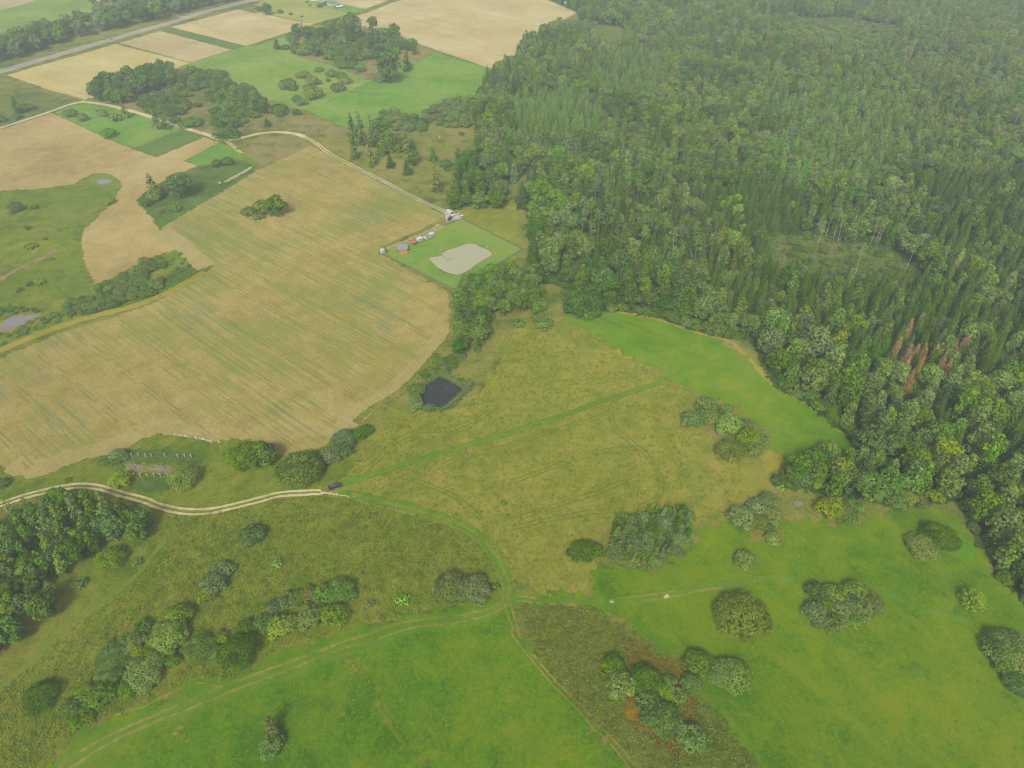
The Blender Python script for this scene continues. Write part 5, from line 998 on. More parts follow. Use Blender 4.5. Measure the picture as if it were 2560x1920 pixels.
def tufts(name, text, n, mix, label, holes=()):
    poly = gpts(text); xs, ys = [p[0] for p in poly], [p[1] for p in poly]
    x = rng.uniform(min(xs), max(xs), n * 4); y = rng.uniform(min(ys), max(ys), n * 4); ok = inside_many(x, y, poly)
    for h in holes: ok &= ~inside_many(x, y, gpts(h))
    I = np.nonzero(ok)[0][:n]
    pm = bpy.data.meshes.new(name); pm.vertices.add(len(I)); pm.vertices.foreach_set('co', np.stack([x[I], y[I], np.full(len(I), .16)], 1).astype(np.float32).ravel())
    pm.attributes.new('which', 'INT', 'POINT').data.foreach_set('value', rng.choice(len(mix), len(I), p=np.array([m[0] for m in mix]) / sum(m[0] for m in mix)).astype(np.int32))
    pm.attributes.new('size', 'FLOAT', 'POINT').data.foreach_set('value', rng.uniform(.5, 1.35, len(I)).astype(np.float32))
    pm.attributes.new('turn', 'FLOAT', 'POINT').data.foreach_set('value', rng.uniform(0, 6.283, len(I)).astype(np.float32))
    o = tag(link(name, pm), label, None, None, 'stuff')
    ng = bpy.data.node_groups.new(name, 'GeometryNodeTree'); ng.interface.new_socket('Geometry', in_out='INPUT', socket_type='NodeSocketGeometry'); ng.interface.new_socket('Geometry', in_out='OUTPUT', socket_type='NodeSocketGeometry')
    nd = ng.nodes; gi, go = nd.new('NodeGroupInput'), nd.new('NodeGroupOutput'); join = nd.new('GeometryNodeJoinGeometry')
    def attr(nm, t):
        a = nd.new('GeometryNodeInputNamedAttribute'); a.data_type = t; a.inputs['Name'].default_value = nm; return [s for s in a.outputs if s.enabled][0]
    which, size, turn = attr('which', 'INT'), attr('size', 'FLOAT'), attr('turn', 'FLOAT')
    rot = nd.new('ShaderNodeCombineXYZ'); ng.links.new(turn, rot.inputs[2])
    for i, (w, kind) in enumerate(mix):
        ob = bpy.data.objects.new(kind, TPL[kind][0][0]); oi = nd.new('GeometryNodeObjectInfo'); oi.inputs['Object'].default_value = ob; oi.inputs['As Instance'].default_value = True
        cmp_ = nd.new('FunctionNodeCompare'); cmp_.data_type = 'INT'; cmp_.operation = 'EQUAL'
        ins = [s for s in cmp_.inputs if s.enabled]; ng.links.new(which, ins[0]); ins[1].default_value = i
        ip = nd.new('GeometryNodeInstanceOnPoints'); ng.links.new(gi.outputs[0], ip.inputs['Points']); ng.links.new([s for s in cmp_.outputs if s.enabled][0], ip.inputs['Selection'])
        ng.links.new(oi.outputs['Geometry'], ip.inputs['Instance']); ng.links.new(rot.outputs[0], ip.inputs['Rotation']); ng.links.new(size, ip.inputs['Scale'])
        ng.links.new(ip.outputs[0], join.inputs[0])
    ng.links.new(join.outputs[0], go.inputs[0])
    md = o.modifiers.new('tufts', 'NODES'); md.node_group = ng
    return o
tufts('weeds', '23:60,240 300,245 690,275 960,430 1180,600 1350,725 1480,750 1570,900 1600,1080 1780,1200 2000,1520 2120,1690 1180,1690 900,1460 620,1180 330,840 110,430', 3200, [(5, 'tuft_weed'), (2, 'tuft_green'), (1, 'tuft_straw')], 'tall tangled weeds between the two green pastures')
LAWN_HOLE = '02:-100,900 350,900 560,870 900,870 1250,980 1550,1080 1900,1060 2212,990 12:200,930 560,915 900,960 1250,1050 1550,1130 1850,1250 1850,1330 1500,1200 1100,1090 700,1000 450,985 02:2212,1050 1900,1120 1550,1140 1250,1060 900,940 560,930 350,980 -100,1120'
tufts('tall_grass', '02:1420,1130 1700,1150 2212,1060 12:200,1010 540,970 850,1000 1200,1070 1500,1160 1780,1270 1930,1390 2060,1540 2100,1659 13:2100,100 1900,220 1600,270 1200,375 800,430 600,530 200,630 0,750 03:2212,750 1930,900 1650,890 1400,1030 1100,1140 850,1240 500,1540 300,1659 -60,1659 -60,1060 0,1000 700,400 02:1280,1540', 6500, [(5, 'tuft_green'), (3, 'tuft_straw'), (3, 'tuft_weed')], 'rough tall grass of the lower left meadow', ('03:-200,1080 0,960 400,590 900,200 1100,40 02:1270,1530 1420,1270 1520,1270 1320,1600 03:1150,80 700,400 150,880 0,1020 -200,1140',))
tufts('dry_grass', '12:640,920 1000,500 1280,200 1500,260 1900,130 2000,0 11:2100,1420 2212,1230 21:200,1150 430,1110 640,1200 950,1405 1320,1600 22:1440,10 1590,135 1550,240 1600,380 1780,470 1830,640 2000,680 2000,1000 1880,1180 1600,1220 1500,1080 900,1100 760,1280 480,1400 620,1540 690,1650 23:720,120 100,140 12:2180,1640 2060,1450 1900,1290 1500,1110 1000,990', 7000, [(6, 'tuft_straw'), (4, 'tuft_green')], 'dry yellow grass of the middle meadow', ('12:740,850 1200,700 1900,495 2212,395 22:0,385 900,90 1220,-10 1220,20 900,130 0,425 12:2212,435 1900,535 1200,745 760,890',))
tufts('reeds', '11:1480,1650 1540,1590 1640,1580 1720,1610 1760,1659 12:1870,-10 1840,60 1700,190 1600,235 1450,230 1390,160 1350,60 1410,0', 900, [(1, 'tuft_reed')], 'grey-green reeds around the dark pond', ('12:1395,80 1435,45 1485,-5 11:1520,1635 1580,1605 1640,1620 1695,1650 12:1745,20 1788,45 1775,78 1705,155 1640,200 1590,222 1500,219 1440,205 1418,130',))

TU['clump'] = leaf_mat('clover_clump', (84, 128, 26), (118, 152, 44), hue=.02, val=.2)
TPL['tuft_clump'] = [(tuft('clover_clump', 9, .14, .22, TU['clump']), None, None, 1, .1, .2)]
tufts('clover_clumps', '13:2100,320 1700,440 1200,540 800,690 300,900 03:2212,980 1700,1180 1200,1400 800,1659 13:0,1659 2212,1659 23:1000,1659 600,1200 200,740', 1100, [(1, 'tuft_clump')], 'bright clover clumps in the bottom green meadow')
tufts('grass_clumps', '22:1400,1659 1700,1350 2212,1500 32:200,1300 900,1200 1600,1250 1880,1500 33:1900,200 2212,500 2212,1659 0,1659 23:2000,1400 1700,1000 1500,650 1000,350', 1300, [(1, 'tuft_clump')], 'bright grass clumps in the right green pasture')

# pale scraps of weed floating on the dark pond
weed = MB()
for i in range(8):
    a_, b_ = random.uniform(1480, 1740), random.uniform(-5, 180); x, y = ground(*tile(1, 2, a_, b_)); r = random.uniform(.12, .28)
    weed.add([(x + r * math.cos(t) * random.uniform(.6, 1.3), y + r * math.sin(t), .31) for t in np.linspace(0, 5.4, 7)], [tuple(range(7))])
tag(weed.build('pond_weed', plain_mat('pale_pond_weed', (150, 156, 132), .8)), 'pale scraps of weed floating on the dark pond', None, None, 'stuff')

# ------------------------------------------------------------------ vehicles
WHITE = plain_mat('white_paint', (236, 237, 234), .25, vary=.03); DARKP = plain_mat('dark_blue_paint', (62, 70, 82), .25, vary=.05); GLASS = plain_mat('window_glass', (58, 66, 74), .08, vary=.05, spec=.8)
RUBBER = plain_mat('tyre_rubber', (48, 47, 46), .9); RIM = plain_mat('wheel_rim', (176, 178, 180), .35, .6); LAMPM = plain_mat('lamp_glass', (214, 216, 214), .15); SILVER = plain_mat('silver_rail', (206, 208, 210), .3, .4); REDL = plain_mat('red_lamp', (150, 40, 34), .3)
def wheels(root, xs, hw, r):
    for x in xs:
        for s in (-1, 1):
            w = MB().tube((x, s * (hw - .2), r), (x, s * hw, r), r, n=14).build('wheel', RUBBER, root)
            MB().tube((x, s * (hw - .02), r), (x, s * (hw + .012), r), r * .62, n=12).build('rim', RIM, w)
def car(u, v, to, paint, label, length=4.5, estate=False, roof=None, group=None, level=.3):
    x, y = ground(u, v); rz = heading((u, v), to); L = length; W = 1.78
    e = tag(empty('car', x, y, rz, z=level), label, 'car', group)
    h = L / 2
    low = [(-h, .35), (-h - .02, .62), (-h + .1, .88), (-h + .6, .95), (h - 1.3, .95), (h - .5, .82), (h - .05, .68), (h, .45), (h - .1, .28), (-h + .1, .28)]
    MB().extrude_y(low, -W / 2, W / 2).build('body', paint, e, .06)
    back = -h + (.25 if estate else .75)
    cab = [(back - .1, .94), (back + .35, 1.36), (h - 2.15, 1.36), (h - 1.25, .94)]
    MB().extrude_y(cab, -W / 2 + .1, W / 2 - .1).build('cabin_glass', GLASS, e, .04)
    MB().box((back + h - 1.8) / 2, 0, 1.35, h - 2.1 - back - .32, W - .3, .09).build('roof', roof or paint, e, .03)
    for s in (-1, 1):
        MB().box((back + h - 1.8) / 2, s * (W / 2 - .28), 1.46, 1.7, .05, .05).build('roof_rail', SILVER, e)
        MB().box(h - .12, s * .62, .55, .2, .34, .14).build('headlight', LAMPM, e)
        MB().box(-h + .04, s * .68, .6, .12, .26, .2).build('tail_light', REDL, e)
        MB().box(h - 1.5, s * (W / 2 + .08), .95, .1, .18, .13).build('mirror', paint, e)
    wheels(e, (-h + .85, h - .85), W / 2 + .02, .33)
    return e
def N(a, b, c, d, f=22.12): return (a + b / f, c + d / f)
car(838.5, 1219.5, (860, 1212), DARKP, 'dark blue estate car with silver roof rails stopped where the dirt track ends', 4.7, True, plain_mat('dark_roof', (88, 88, 90), .3))
car(1150.5, 540.5, (1163, 546.5), WHITE, 'small white car parked behind the top corner of the fence', 4.2)
car(1125, 549.8, (1120.5, 556), DARKP, 'dark car parked in front of the white van', 4.3)
u0, v0 = tile(0, 0, 962, 343); u1, v1 = tile(0, 0, 1080, 310)
car(u0, v0, (u1, v1), WHITE, 'white car driving on the main road', 4.6, level=.18)
def van():
    x, y = ground(1126, 538.5); rz = heading((1118, 533), (1136, 543)); e = tag(empty('van', x, y, rz, z=.3), 'white high-roofed van parked on the gravel by the fence corner', 'van')
    L, W = 6.0, 2.0; h = L / 2
    MB().extrude_y([(-h, .4), (-h, 2.45), (-h + .15, 2.6), (h - 1.9, 2.6), (h - 1.5, 2.45), (h - .75, 1.45), (h - .1, 1.2), (h, .8), (h - .05, .35), (-h + .1, .35)], -W / 2, W / 2).build('body', WHITE, e, .08)
    ws = MB(); ws.add([(h - 1.42, -.85, 2.38), (h - 1.42, .85, 2.38), (h - .73, .9, 1.5), (h - .73, -.9, 1.5)], [(0, 3, 2, 1)])
    MB().extrude_y([(h - 1.40, 2.36), (h - 1.34, 2.38), (h - .68, 1.5), (h - .76, 1.46)], -.86, .86).build('windscreen', GLASS, e)
    for s in (-1, 1):
        MB().extrude_y([(h - 1.75, 1.5), (h - 1.75, 2.1), (h - 1.4, 2.1), (h - .95, 1.5)], s * (W / 2 + .012) - .01, s * (W / 2 + .012) + .01).build('side_window', GLASS, e)
        MB().box(h - .1, s * .75, .85, .2, .34, .22).build('headlight', LAMPM, e); MB().box(h - .95, s * (W / 2 + .12), 1.5, .12, .2, .3).build('mirror', RUBBER, e); MB().box(-h, s * .88, 1.0, .06, .14, .4).build('tail_light', REDL, e)
    MB().box(-.4, 0, 2.6, 1.2, .9, .12).build('roof_vent', WHITE, e)
    wheels(e, (-h + 1.2, h - 1.05), W / 2 + .02, .36)
van()

# ------------------------------------------------------------------ the fenced plot
CREAM = plain_mat('cream_caravan_side', (222, 224, 204), .4, vary=.05); GREYR = plain_mat('grey_tarpaulin', (158, 160, 168), .7); BLACK = plain_mat('dark_opening', (52, 52, 50), .7)
WOODO = plain_mat('orange_varnished_wood', (222, 162, 78), .5, vary=.12); WOODD = plain_mat('dark_stained_wood', (84, 66, 52), .8); WOODG = plain_mat('weathered_grey_planks', (204, 192, 172), .85, vary=.15); ROOFM = plain_mat('blue_grey_sheet_roof', (164, 172, 184), .5, .1, vary=.06)
PINK = plain_mat('red_canopy_cloth', (222, 100, 106), .8, vary=.06); METAL = plain_mat('galvanised_metal', (168, 170, 160), .5, .3); LIMEW = plain_mat('pale_plastic', (226, 232, 200), .5); CONC = plain_mat('pale_concrete', (196, 192, 166), .9, vary=.12)
plot_dir = heading(tile(1, 1, 1100, 540), tile(1, 1, 1780, 238))
def at20(cx, cy): return 980 + cx / 15.8, 560 + cy / 15.8       # points read from a closer look at the plot
def caravan(cx, cy, length, label, roofmat, group='caravans in a row'):
    x, y = ground(*at20(cx, cy)); e = tag(empty('caravan', x, y, plot_dir, z=.24), label, 'caravan', group); L, W = length, 2.5; h = L / 2
    MB().extrude_y([(-h, .5), (-h - .08, 1.2), (-h + .15, 2.3), (h - .15, 2.3), (h + .08, 1.2), (h, .5)], -W / 2, W / 2).build('body', CREAM, e, .05)
    MB().box(0, 0, 2.3, L - .35, W - .1, .14).build('roof', roofmat, e, .05)
    for xx in (-h * .5, h * .35):
        MB().box(xx, -W / 2 - .012, 1.4, .8, .03, .5).build('window', GLASS, e)
    d = MB().box(h * .75, -W / 2 - .015, .6, .55, .04, 1.6).build('door', WHITE, e); MB().box(h * .75 + .2, -W / 2 - .05, 1.3, .06, .05, .1).build('handle', BLACK, d)
    wheels(e, (0,), W / 2 - .1, .32); MB().tube((h, 0, .5), (h + .9, 0, .45), .05).build('drawbar', METAL, e)
caravan(1105, 700, 3.0, 'leftmost white caravan beside the red canopy', WHITE); caravan(1390, 610, 3.3, 'middle caravan with grey sheet on its roof', GREYR); caravan(1570, 525, 2.8, 'rightmost white caravan of the row', WHITE)
def hut():
    x, y = ground(*at20(435, 1110)); e = tag(empty('hut', x, y, .32, z=.24), 'small wooden hut with an orange front and grey lean-to roof', 'hut')
    W, Dp = 4.6, 4.0; x0 = 0
    for i in range(11):                                                   # the boarded front, plank by plank
        MB().box(-W / 2 + .2 + i * .42 - .1, -Dp / 2, 0.1, .4, .09 + .012 * (i % 2), 2.5).build('plank', WOODO, e)
    MB().box(0, Dp / 2, .1, W, .1, 3.1).build('back_wall', WOODD, e); MB().box(-W / 2, 0, .1, .1, Dp - .12, 2.6).build('side_wall', WOODO, e); MB().box(W / 2, .6, .1, .1, Dp - 1.4, 2.6).build('side_wall', WOODD, e)
    MB().box(0, 0, 0, W + .4, Dp + .3, .1).build('floor', WOODG, e)
    r = MB().extrude_y([(-Dp / 2 - .25, 2.62), (Dp / 2 + .6, 3.3), (Dp / 2 + .6, 3.4), (-Dp / 2 - .25, 2.72)], -W / 2 - .6, W / 2 + .6)
    ro = r.build('roof', ROOFM, e); ro.rotation_euler.z = math.pi / 2
    for s in (-1, 1): MB().tube((s * (W / 2 + .4), -Dp / 2 - .3, 0), (s * (W / 2 + .4), -Dp / 2 - .2, 2.62), .07).build('post', WOODD, e)
    MB().box(W / 2 + .5, -.8, 0, .7, 1.4, .12).build('step', WOODG, e)
hut()
def canopy():
    x, y = ground(*at20(865, 830)); e = tag(empty('canopy', x, y, plot_dir, z=.24), 'red cloth canopy on pale legs beside the leftmost caravan', 'canopy'); a = 1.6
    v = [(-a, -a, 1.9), (a, -a, 1.9), (a, a, 1.9), (-a, a, 1.9), (-.5, 0, 2.55), (.5, 0, 2.55), (-a, -a, 1.7), (a, -a, 1.7), (a, a, 1.7), (-a, a, 1.7)]
    MB().add(v, [(0, 1, 5, 4), (1, 2, 5), (2, 3, 4, 5), (3, 0, 4), (6, 7, 1, 0), (7, 8, 2, 1), (8, 9, 3, 2), (9, 6, 0, 3)]).build('cover', PINK, e)
    for i, j in ((-1, -1), (1, -1), (1, 1), (-1, 1)): MB().tube((i * a * .98, j * a * .98, 0), (i * a * .98, j * a * .98, 1.72), .05).build('leg', LIMEW, e)
    MB().box(.4, -.9, .65, 1.3, .7, .06).build('table_top', LIMEW, e); MB().box(.4, -.9, 0, .5, .4, .65).build('table_foot', WOODD, e)
canopy()
def tank():
    u, v = 640 + 1095 * K, 480 + 528 * K; x, y = ground(u, v); e = tag(empty('water_tank', x, y, plot_dir, z=.24), 'white water container standing outside the left fence corner', 'tank')
    MB().box(0, 0, .15, 1.9, 1.9, 2.1).build('container', WHITE, e, .15); MB().box(0, 0, 0, 2.1, 2.1, .15).build('pallet', WOODG, e); MB().tube((0, 0, 2.25), (0, 0, 2.4), .35, n=12).build('lid', METAL, e)
    for z in (.7, 1.4): MB().box(0, 0, z, 1.96, 1.96, .08).build('cage_band', METAL, e)
    MB().tube((1.0, -.8, .35), (1.9, -1.3, .15), .08).build('hose', METAL, e)
tank()
def jetty():
    def q(cx, cy): return ground(1060 + cx / 18.43, 620 + cy / 18.43)
    a, b = q(850, 290), q(1040, 440); rz = math.atan2(b[1] - a[1], b[0] - a[0]); L = math.hypot(b[0] - a[0], b[1] - a[1])
    e = tag(empty('jetty', a[0], a[1], rz, z=.24), 'wooden jetty with a square platform reaching into the murky pond', 'jetty')
    n = int(L / .45)
    for i in range(n): MB().box(i * L / n + .2, 0, .35, L / n - .05, 1.3, .07 + .01 * (i % 2)).build('plank', WOODG, e)
    for i in range(7): MB().box(L + .28 + i * .45, .35, .36, .4, 3.2, .07 + .01 * (i % 2)).build('plank', WOODG, e)
    for s in (-.55, .55): MB().box(L / 2, s, .22, L, .12, .12).build('beam', WOODD, e)
    for xx, yy in ((L * .4, -.6), (L * .4, .6), (L + .2, -1.1), (L + .2, 1.8), (L + 3.1, -1.1), (L + 3.1, 1.8)): MB().tube((xx, yy, -.8), (xx, yy, .34), .1).build('pile', WOODD, e)
jetty()
def fence(points, label, gate=None):
    P_ = [ground(*p) for p in points]; e = tag(empty('fence', *P_[0], z=0), label, 'fence', 'wire fence sides of the plot'); ox, oy = P_[0]
    me = MB().tube((0, 0, -.1), (0, 0, 1.55), .06, n=6); first = None; wires = MB()
    for a, b in zip(P_, P_[1:]):
        L = math.hypot(b[0] - a[0], b[1] - a[1]); n = int(L / 2.6); t = (b[0] - a[0]) / L, (b[1] - a[1]) / L
        for i in range(n + 1):
            if first is None: o = me.build('post', METAL, e); first = o
            else: o = first.copy(); C.objects.link(o)
            o.parent = e; o.location = (a[0] - ox + t[0] * L * i / n, a[1] - oy + t[1] * L * i / n, 0)
        for z in (.3, .6, .9, 1.2, 1.5): wires.tube((a[0] - ox, a[1] - oy, z), (b[0] - ox, b[1] - oy, z), .022, n=4)
        m = int(L / .5)
        for i in range(m): wires.tube((a[0] - ox + t[0] * L * i / m, a[1] - oy + t[1] * L * i / m, .05), (a[0] - ox + t[0] * L * i / m, a[1] - oy + t[1] * L * i / m, 1.5), .012, n=3)
    wires.build('wire_mesh', METAL, e)
fence([tile(1, 1, 1098, 536), tile(1, 1, 1700, 260)], 'wire fence on the upper left side of the plot by the stubble field')
fence([tile(1, 1, 1098, 542), tile(1, 1, 1712, 852)], 'wire fence on the lower left side of the plot')
fence([tile(1, 1, 1782, 236), tile(1, 1, 2306, 500)], 'wire fence on the upper right side of the plot')
fence([tile(1, 1, 2306, 502), tile(1, 1, 1716, 850)], 'wire fence on the lower right side of the plot near the wood')
def gate():
    a, b = ground(*tile(1, 1, 1704, 258)), ground(*tile(1, 1, 1778, 238)); e = tag(empty('gate', *a, rz=math.atan2(b[1] - a[1], b[0] - a[0])), 'metal gate behind the parked dark car', 'gate'); L = math.hypot(b[0] - a[0], b[1] - a[1])
    for xx in (0, L): MB().tube((xx, 0, 0), (xx, 0, 2.1), .09).build('post', BLACK, e)
    for s in (0, 1):
        f = MB()
        for z in (.2, .8, 1.4): f.box(L * (.25 + .5 * s), 0, z, L * .48, .05, .06)
        for k in range(7): f.box(L * (.03 + .5 * s) + k * L * .073, 0, .2, .03, .03, 1.25)
        f.build('gate_leaf', METAL, e)
gate()
def chair(u, v, rz, label):
    x, y = ground(u, v); e = tag(empty('garden_chair', x, y, rz, z=.24), label, 'chair', 'garden chairs on the lawn')
    MB().box(0, 0, .42, .6, .6, .06).build('seat', LIMEW, e); MB().box(-.3, 0, .48, .06, .6, .65).build('backrest', LIMEW, e)
    for i in (-1, 1):
        for j in (-1, 1): MB().tube((i * .26, j * .26, 0), (i * .26, j * .26, .42), .035).build('leg', LIMEW, e)
        MB().box(.02, i * .3, .62, .55, .07, .05).build('armrest', LIMEW, e)
chair(*tile(1, 1, 1595, 512), 2.2, 'pale garden chair at the landward end of the jetty'); chair(*tile(1, 1, 1347, 590), .4, 'pale garden chair alone in the middle of the lawn'); chair(*at20(705, 1130), 1.0, 'pale garden chair in front of the hut'); chair(*at20(650, 1040), 3.0, 'pale garden chair against the right side of the hut')
def bucket(u, v, s, label, mat):
    x, y = ground(u, v); e = tag(empty('bucket', x, y, 0, s, z=.24), label, 'bucket'); MB().tube((0, 0, 0), (0, 0, .5), .24, .32, 12).build('tub', mat, e); MB().tube((0, 0, .5), (0, 0, .53), .34, .34, 12).build('lid', mat, e)
bucket(*tile(1, 1, 1548, 337), 1.5, 'pale tub lying on the lawn right of the caravans', LIMEW); bucket(*tile(1, 1, 2003, 482), 1.1, 'pale tub on the right bank of the murky pond', LIMEW); bucket(*at20(775, 1130), .9, 'small tub beside the chair in front of the hut', METAL)
bucket(*tile(1, 0, 1588, 1192), 1.6, 'white tub alone on the rough meadow by the upper wood', WHITE)
x, y = ground(*tile(1, 1, 1935, 436)); e = tag(empty('marker_post', x, y, z=.24), 'thin white post on the lawn behind the murky pond', 'post'); MB().tube((0, 0, 0), (0, 0, 2.0), .07).build('shaft', WHITE, e); MB().box(0, 0, 2.0, .2, .2, .1).build('cap', WHITE, e)

# ------------------------------------------------------------------ the ruined barn: two rows of concrete posts, rubble
def J(cx, cy): return 280 + cx / 9.217, 1110 + cy / 9.217
for rowname, row_, in (('upper', [(318, 262, .55), (472, 295, .9), (622, 280, .8), (785, 308, .9), (925, 292, .8), (1232, 292, .8), (1532, 312, .85), (1690, 306, .8), (1842, 316, .85)]), ('lower', [(520, 750, .85), (672, 752, .85), (828, 765, .85), (980, 752, .75), (1140, 755, .8), (1296, 755, .75)])):
    order = ['first', 'second', 'third', 'fourth', 'fifth', 'sixth', 'seventh', 'eighth', 'ninth']
    for i, (a, b, s) in enumerate(row_):
        x, y = ground(*J(a, b)); e = tag(empty('concrete_post', x, y, .1, z=0), f'pale concrete post, {order[i]} from the left in the {rowname} row of the ruin', 'post', 'concrete posts of the ruined barn')
        e.rotation_euler.x = random.gauss(0, .03); e.rotation_euler.y = random.gauss(0, .03)
        MB().box(0, 0, -.2, .34, .34, 2.0 * s + .2, 0, .85).build('shaft', CONC, e); MB().box(0, 0, 2.0 * s, .42, .3, .12).build('head', CONC, e)
def stone_mesh(name):
    bm = bmesh.new(); bmesh.ops.create_icosphere(bm, subdivisions=1, radius=.5)
    for v in bm.verts: v.co = v.co * random.uniform(.7, 1.2); v.co.z *= .6
    me = bpy.data.meshes.new(name); bm.to_mesh(me); bm.free(); me.materials.append(CONC); return me
STONES = [stone_mesh('stone') for _ in range(4)]
rub = MB()
for i in range(260):
    a, b = random.choice([(random.uniform(300, 720), random.uniform(480, 620)), (random.uniform(870, 1180), random.uniform(500, 620)), (random.uniform(960, 1400), random.uniform(530, 700))])
    x, y = ground(*J(a, b)); me = random.choice(STONES); s = random.uniform(.25, .8); c, sn = math.cos(i), math.sin(i)
    rub.add([(x + (v.co.x * c - v.co.y * sn) * s, y + (v.co.x * sn + v.co.y * c) * s, .2 + v.co.z * s * .8) for v in me.vertices], [tuple(p.vertices) for p in me.polygons])
tag(rub.build('rubble', plain_mat('grey_rubble', (158, 146, 122), .9, vary=.3, scale=.6)), 'heap of broken grey rubble between the two rows of posts', None, None, 'stuff')
wob = [(1515, 434), (1545, 440), (1570, 446), (1605, 452), (1625, 458), (1695, 466), (1730, 472), (1750, 478), (1775, 480), (1795, 488), (1820, 494), (1890, 502)]
for i, (a, b) in enumerate(wob):
    x, y = ground(*tile(0, 2, a, b)); o = link('boulder', STONES[i % 4]); o.location = (x, y, .3); s = random.uniform(.7, 1.3); o.scale = (s * 1.5, s, s * .8); o.rotation_euler.z = -.3
    tag(o, f'pale boulder at the stubble field foot, number {i + 1} counted from the left' if i not in (0, len(wob) - 1) else ('leftmost' if i == 0 else 'rightmost') + ' pale boulder in the line at the stubble field foot', 'boulder', 'line of pale boulders')
# pale slabs laid in a double line in the reed bed
sl_a = [(540 + a / 18.43, 400 + b / 18.43) for a, b in ((480, 990), (640, 890), (740, 835), (880, 755), (1010, 690), (1150, 625), (1300, 540), (1430, 455), (1560, 375))]
sl_b = [(540 + a / 18.43, 400 + b / 18.43) for a, b in ((590, 995), (720, 905), (840, 850), (970, 785), (1090, 705), (1240, 630), (1370, 560), (1500, 480), (1600, 410))]
sdir = heading(sl_a[0], sl_a[-1]); slab = None
for nm, rowp in (('upper', sl_a), ('lower', sl_b)):
    for i, p in enumerate(rowp):
        x, y = ground(*p)
        if slab is None: slab = MB().box(0, 0, 0, 3.0, .75, .3).build('concrete_slab', plain_mat('pale_slab', (222, 216, 172), .85, vary=.1)); o = slab
        else: o = slab.copy(); C.objects.link(o)
        o.location = (x, y, .16 + random.uniform(0, .1)); o.rotation_euler = (0, random.gauss(0, .03), sdir + random.gauss(0, .06)); o.scale = (random.uniform(.75, 1.05), 1, 1)
        w = 'lowest' if i == 0 else 'topmost' if i == len(rowp) - 1 else ORD[i]
        tag(o, f'pale slab, {w} from the bottom in the {nm} line of the reed bed' if w not in ('lowest', 'topmost') else f'{w} pale slab in the {nm} line in the reed bed', 'slab', 'pale slabs in the reed bed')
e = MB().box(0, 0, 0, 1.2, 3.4, .25).build('concrete_slab', CONC); e.location = (*ground(540 + 165 / 18.43, 400 + 1060 / 18.43), .1); e.rotation_euler.z = .5; tag(e, 'grey slab lying apart left of the double line in the reed bed', 'slab')
e = MB().box(0, 0, 0, 3.2, 2.2, .35, .2).build('concrete_slab', plain_mat('grey_slab', (152, 140, 122), .9)); e.location = (*ground(*tile(3, 2, 258, 1038)), .05); tag(e, 'grey concrete slab in the grass at the left end of the spur', 'slab')

# ------------------------------------------------------------------ poles, hunting stand, far buildings
def pole(top, foot, label):
    x, y = ground(*foot); h = 9.0
    for _ in range(6):
        tu, tv, sc = photo(x, y, h); h *= math.dist(top, foot) / max(1e-3, math.hypot(tu - foot[0], tv - foot[1]))
    h = min(max(h, 6.5), 11.5)
    e = tag(empty('utility_pole', x, y, row_dir), label, 'pole', 'utility poles'); m = plain_mat('grey_pole_wood', (172, 164, 142), .85)
    MB().tube((0, 0, -.3), (0, 0, h), .19, .13, 8).build('shaft', m, e); c = MB().box(0, 0, h - .6, .14, 1.7, .14).build('crossarm', m, e)
    for yy in (-.75, 0, .75): MB().tube((0, yy, h - .46), (0, yy, h - .25), .06).build('insulator', WHITE, c)
for t, a, b, lab in (((1, 0), (1372, 390), (1378, 458), 'utility pole at the right end of the tree island'), ((1, 0), (1064, 560), (1068, 632), 'utility pole beside the big front tree of the tree island'), ((1, 0), (730, 740), (740, 812), 'utility pole beside the olive willow on the upper meadow'), ((1, 0), (378, 945), (386, 996), 'utility pole at the lower left corner of the upper meadow'), ((1, 0), (34, 1098), (40, 1160), 'utility pole above the upper dirt track'), ((0, 1), (640, 276), (690, 362), 'leaning utility pole left of the stubble neck')):
    pole(tile(*t, *a), tile(*t, *b), lab)
def stand():
    x, y = ground(*tile(2, 0, 458, 62)); e = tag(empty('hunting_stand', x, y, .3), 'pale boxed hunting stand on legs at the far forest edge', 'hunting stand')
    for i in (-1, 1):
        for j in (-1, 1): MB().tube((i * 1.1, j * 1.1, 0), (i * .8, j * .8, 4.0), .09).build('leg', WOODG, e)
    MB().box(0, 0, 4.0, 2.2, 2.2, 2.0).build('cabin', plain_mat('pale_boards', (232, 222, 198), .8), e); MB().box(0, 0, 6.0, 2.6, 2.6, .15).build('roof', WOODG, e); MB().box(0, -1.12, 5.0, 1.2, .06, .5).build('window', BLACK, e)
    l = MB()
    for s in (-.25, .25): l.tube((s, -2.0, 0), (s, -1.1, 4.0), .05)
    for k in range(9): l.tube((-.25, -2 + .1 * k + .05, .4 * k + .2), (.25, -2 + .1 * k + .05, .4 * k + .2), .03)
    l.build('ladder', WOODG, e)
stand()
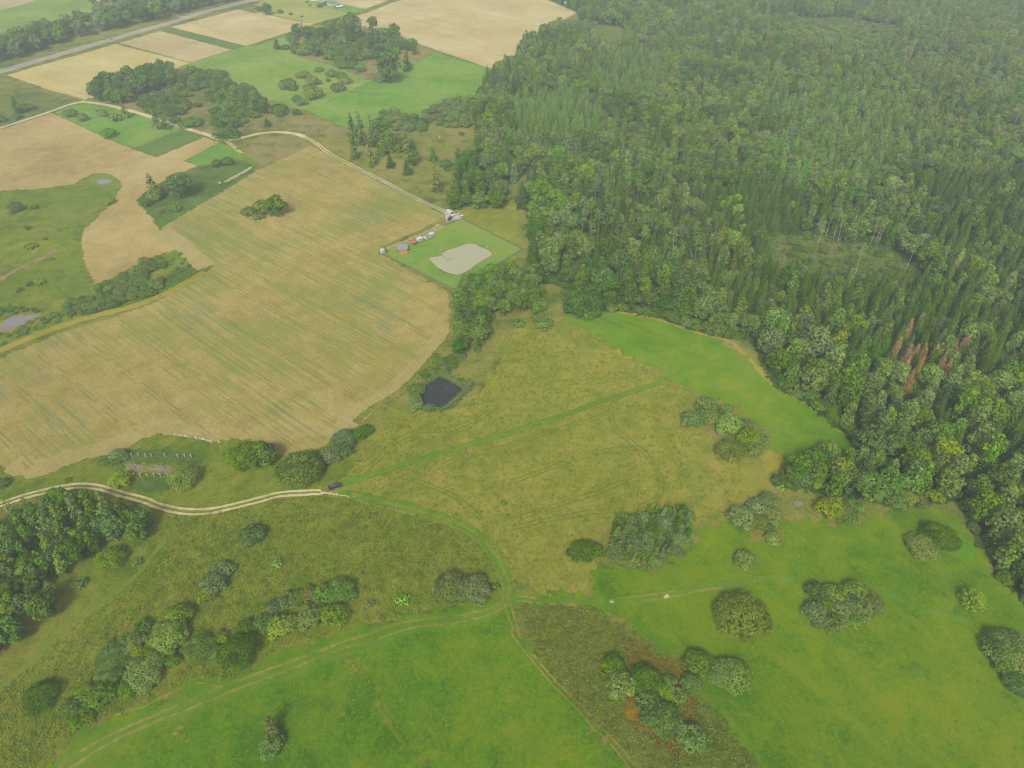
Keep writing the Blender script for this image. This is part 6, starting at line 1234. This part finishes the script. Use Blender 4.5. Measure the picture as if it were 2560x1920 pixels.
def house(u, v, to, L, W, H, wall, roof, label, name='house', cat='house', rise=1.8):
    x, y = ground(u, v); e = tag(empty(name, x, y, heading((u, v), to)), label, cat)
    MB().box(0, 0, 0, L, W, H).build('wall', wall, e)
    MB().add([(-L / 2, -W / 2, H + .01), (-L / 2, W / 2, H + .01), (-L / 2, 0, H + rise)], [(0, 1, 2)]).add([(L / 2, -W / 2, H + .01), (L / 2, W / 2, H + .01), (L / 2, 0, H + rise)], [(0, 1, 2)]).build('gable', wall, e)
    for s in (-1, 1): MB().add([(-L / 2 - .4, s * (W / 2 + .4), H - .1), (L / 2 + .4, s * (W / 2 + .4), H - .1), (L / 2 + .4, 0, H + rise + .12), (-L / 2 - .4, 0, H + rise + .12), (-L / 2 - .4, s * (W / 2 + .4), H + .1), (L / 2 + .4, s * (W / 2 + .4), H + .1), (L / 2 + .4, 0, H + rise + .3), (-L / 2 - .4, 0, H + rise + .3)], [(0, 1, 2, 3), (4, 5, 6, 7), (0, 1, 5, 4), (1, 2, 6, 5), (2, 3, 7, 6), (3, 0, 4, 7)]).build('roof_slope', roof, e)
    MB().box(L * .3, -W / 2 - .02, 0, .95, .06, 2.0).build('door', WOODD, e)
    for k in (-.35, 0.0):
        w = MB().box(L * k, -W / 2 - .02, 1.0, 1.0, .05, 1.0).build('window_frame', WHITE, e); MB().box(L * k, -W / 2 - .05, 1.08, .84, .03, .84).build('pane', GLASS, w)
GREENR = plain_mat('green_roof_sheet', (110, 160, 110), .5); GREYRF = plain_mat('grey_roof', (176, 174, 178), .6); YELW = plain_mat('pale_yellow_wall', (236, 230, 190), .8)
house(*tile(1, 0, 658, 46), tile(1, 0, 700, 54), 10, 6.5, 3.0, WHITE, GREENR, 'white house with a green roof at the top of the olive meadow')
house(*tile(1, 0, 722, 68), tile(1, 0, 760, 62), 8, 3.2, 1.5, METAL, WHITE, 'low white plastic greenhouse right of the green roofed house', 'greenhouse', 'greenhouse', .9)
house(*tile(1, 0, 520, 6), tile(1, 0, 580, 12), 12, 6, 3, WHITE, GREYRF, 'white shed with a grey roof at the top picture edge', 'shed', 'shed')
house(*tile(1, 0, 588, 38), tile(1, 0, 620, 44), 6, 5, 2.4, WOODG, GREYRF, 'small grey shed left of the green roofed house', 'shed', 'shed')
house(*tile(0, 0, 860, 10), tile(0, 0, 920, 4), 12, 7, 3.2, WHITE, GREYRF, 'white farmhouse with a grey roof behind the roadside tree row')
house(*tile(0, 0, 1170, -2), tile(0, 0, 1230, -12), 10, 8, 4.5, YELW, plain_mat('pale_roof', (220, 216, 200), .6), 'pale yellow house peeping over the roadside tree row')

# ------------------------------------------------------------------ haze
hm, nt = new_mat('haze'); T = NT(nt); pv = T.n('ShaderNodeVolumePrincipled'); pv.inputs['Color'].default_value = (.80, .92, .94, 1); pv.inputs['Density'].default_value = .00032; pv.inputs['Anisotropy'].default_value = .2
o_ = T.n('ShaderNodeOutputMaterial'); T.l(pv.outputs[0], o_.inputs['Volume'])
hz = MB(); hz.box(0, 1200, -1.0, 3400, 3200, CAM_H + 5)
tag(hz.build('haze', hm), 'pale summer haze over the whole land', None, None, 'stuff')

for o in S.objects:
    if o.parent is None and 'label' in o and len(str(o['label']).split()) > 16: print('LONG', o['label'])
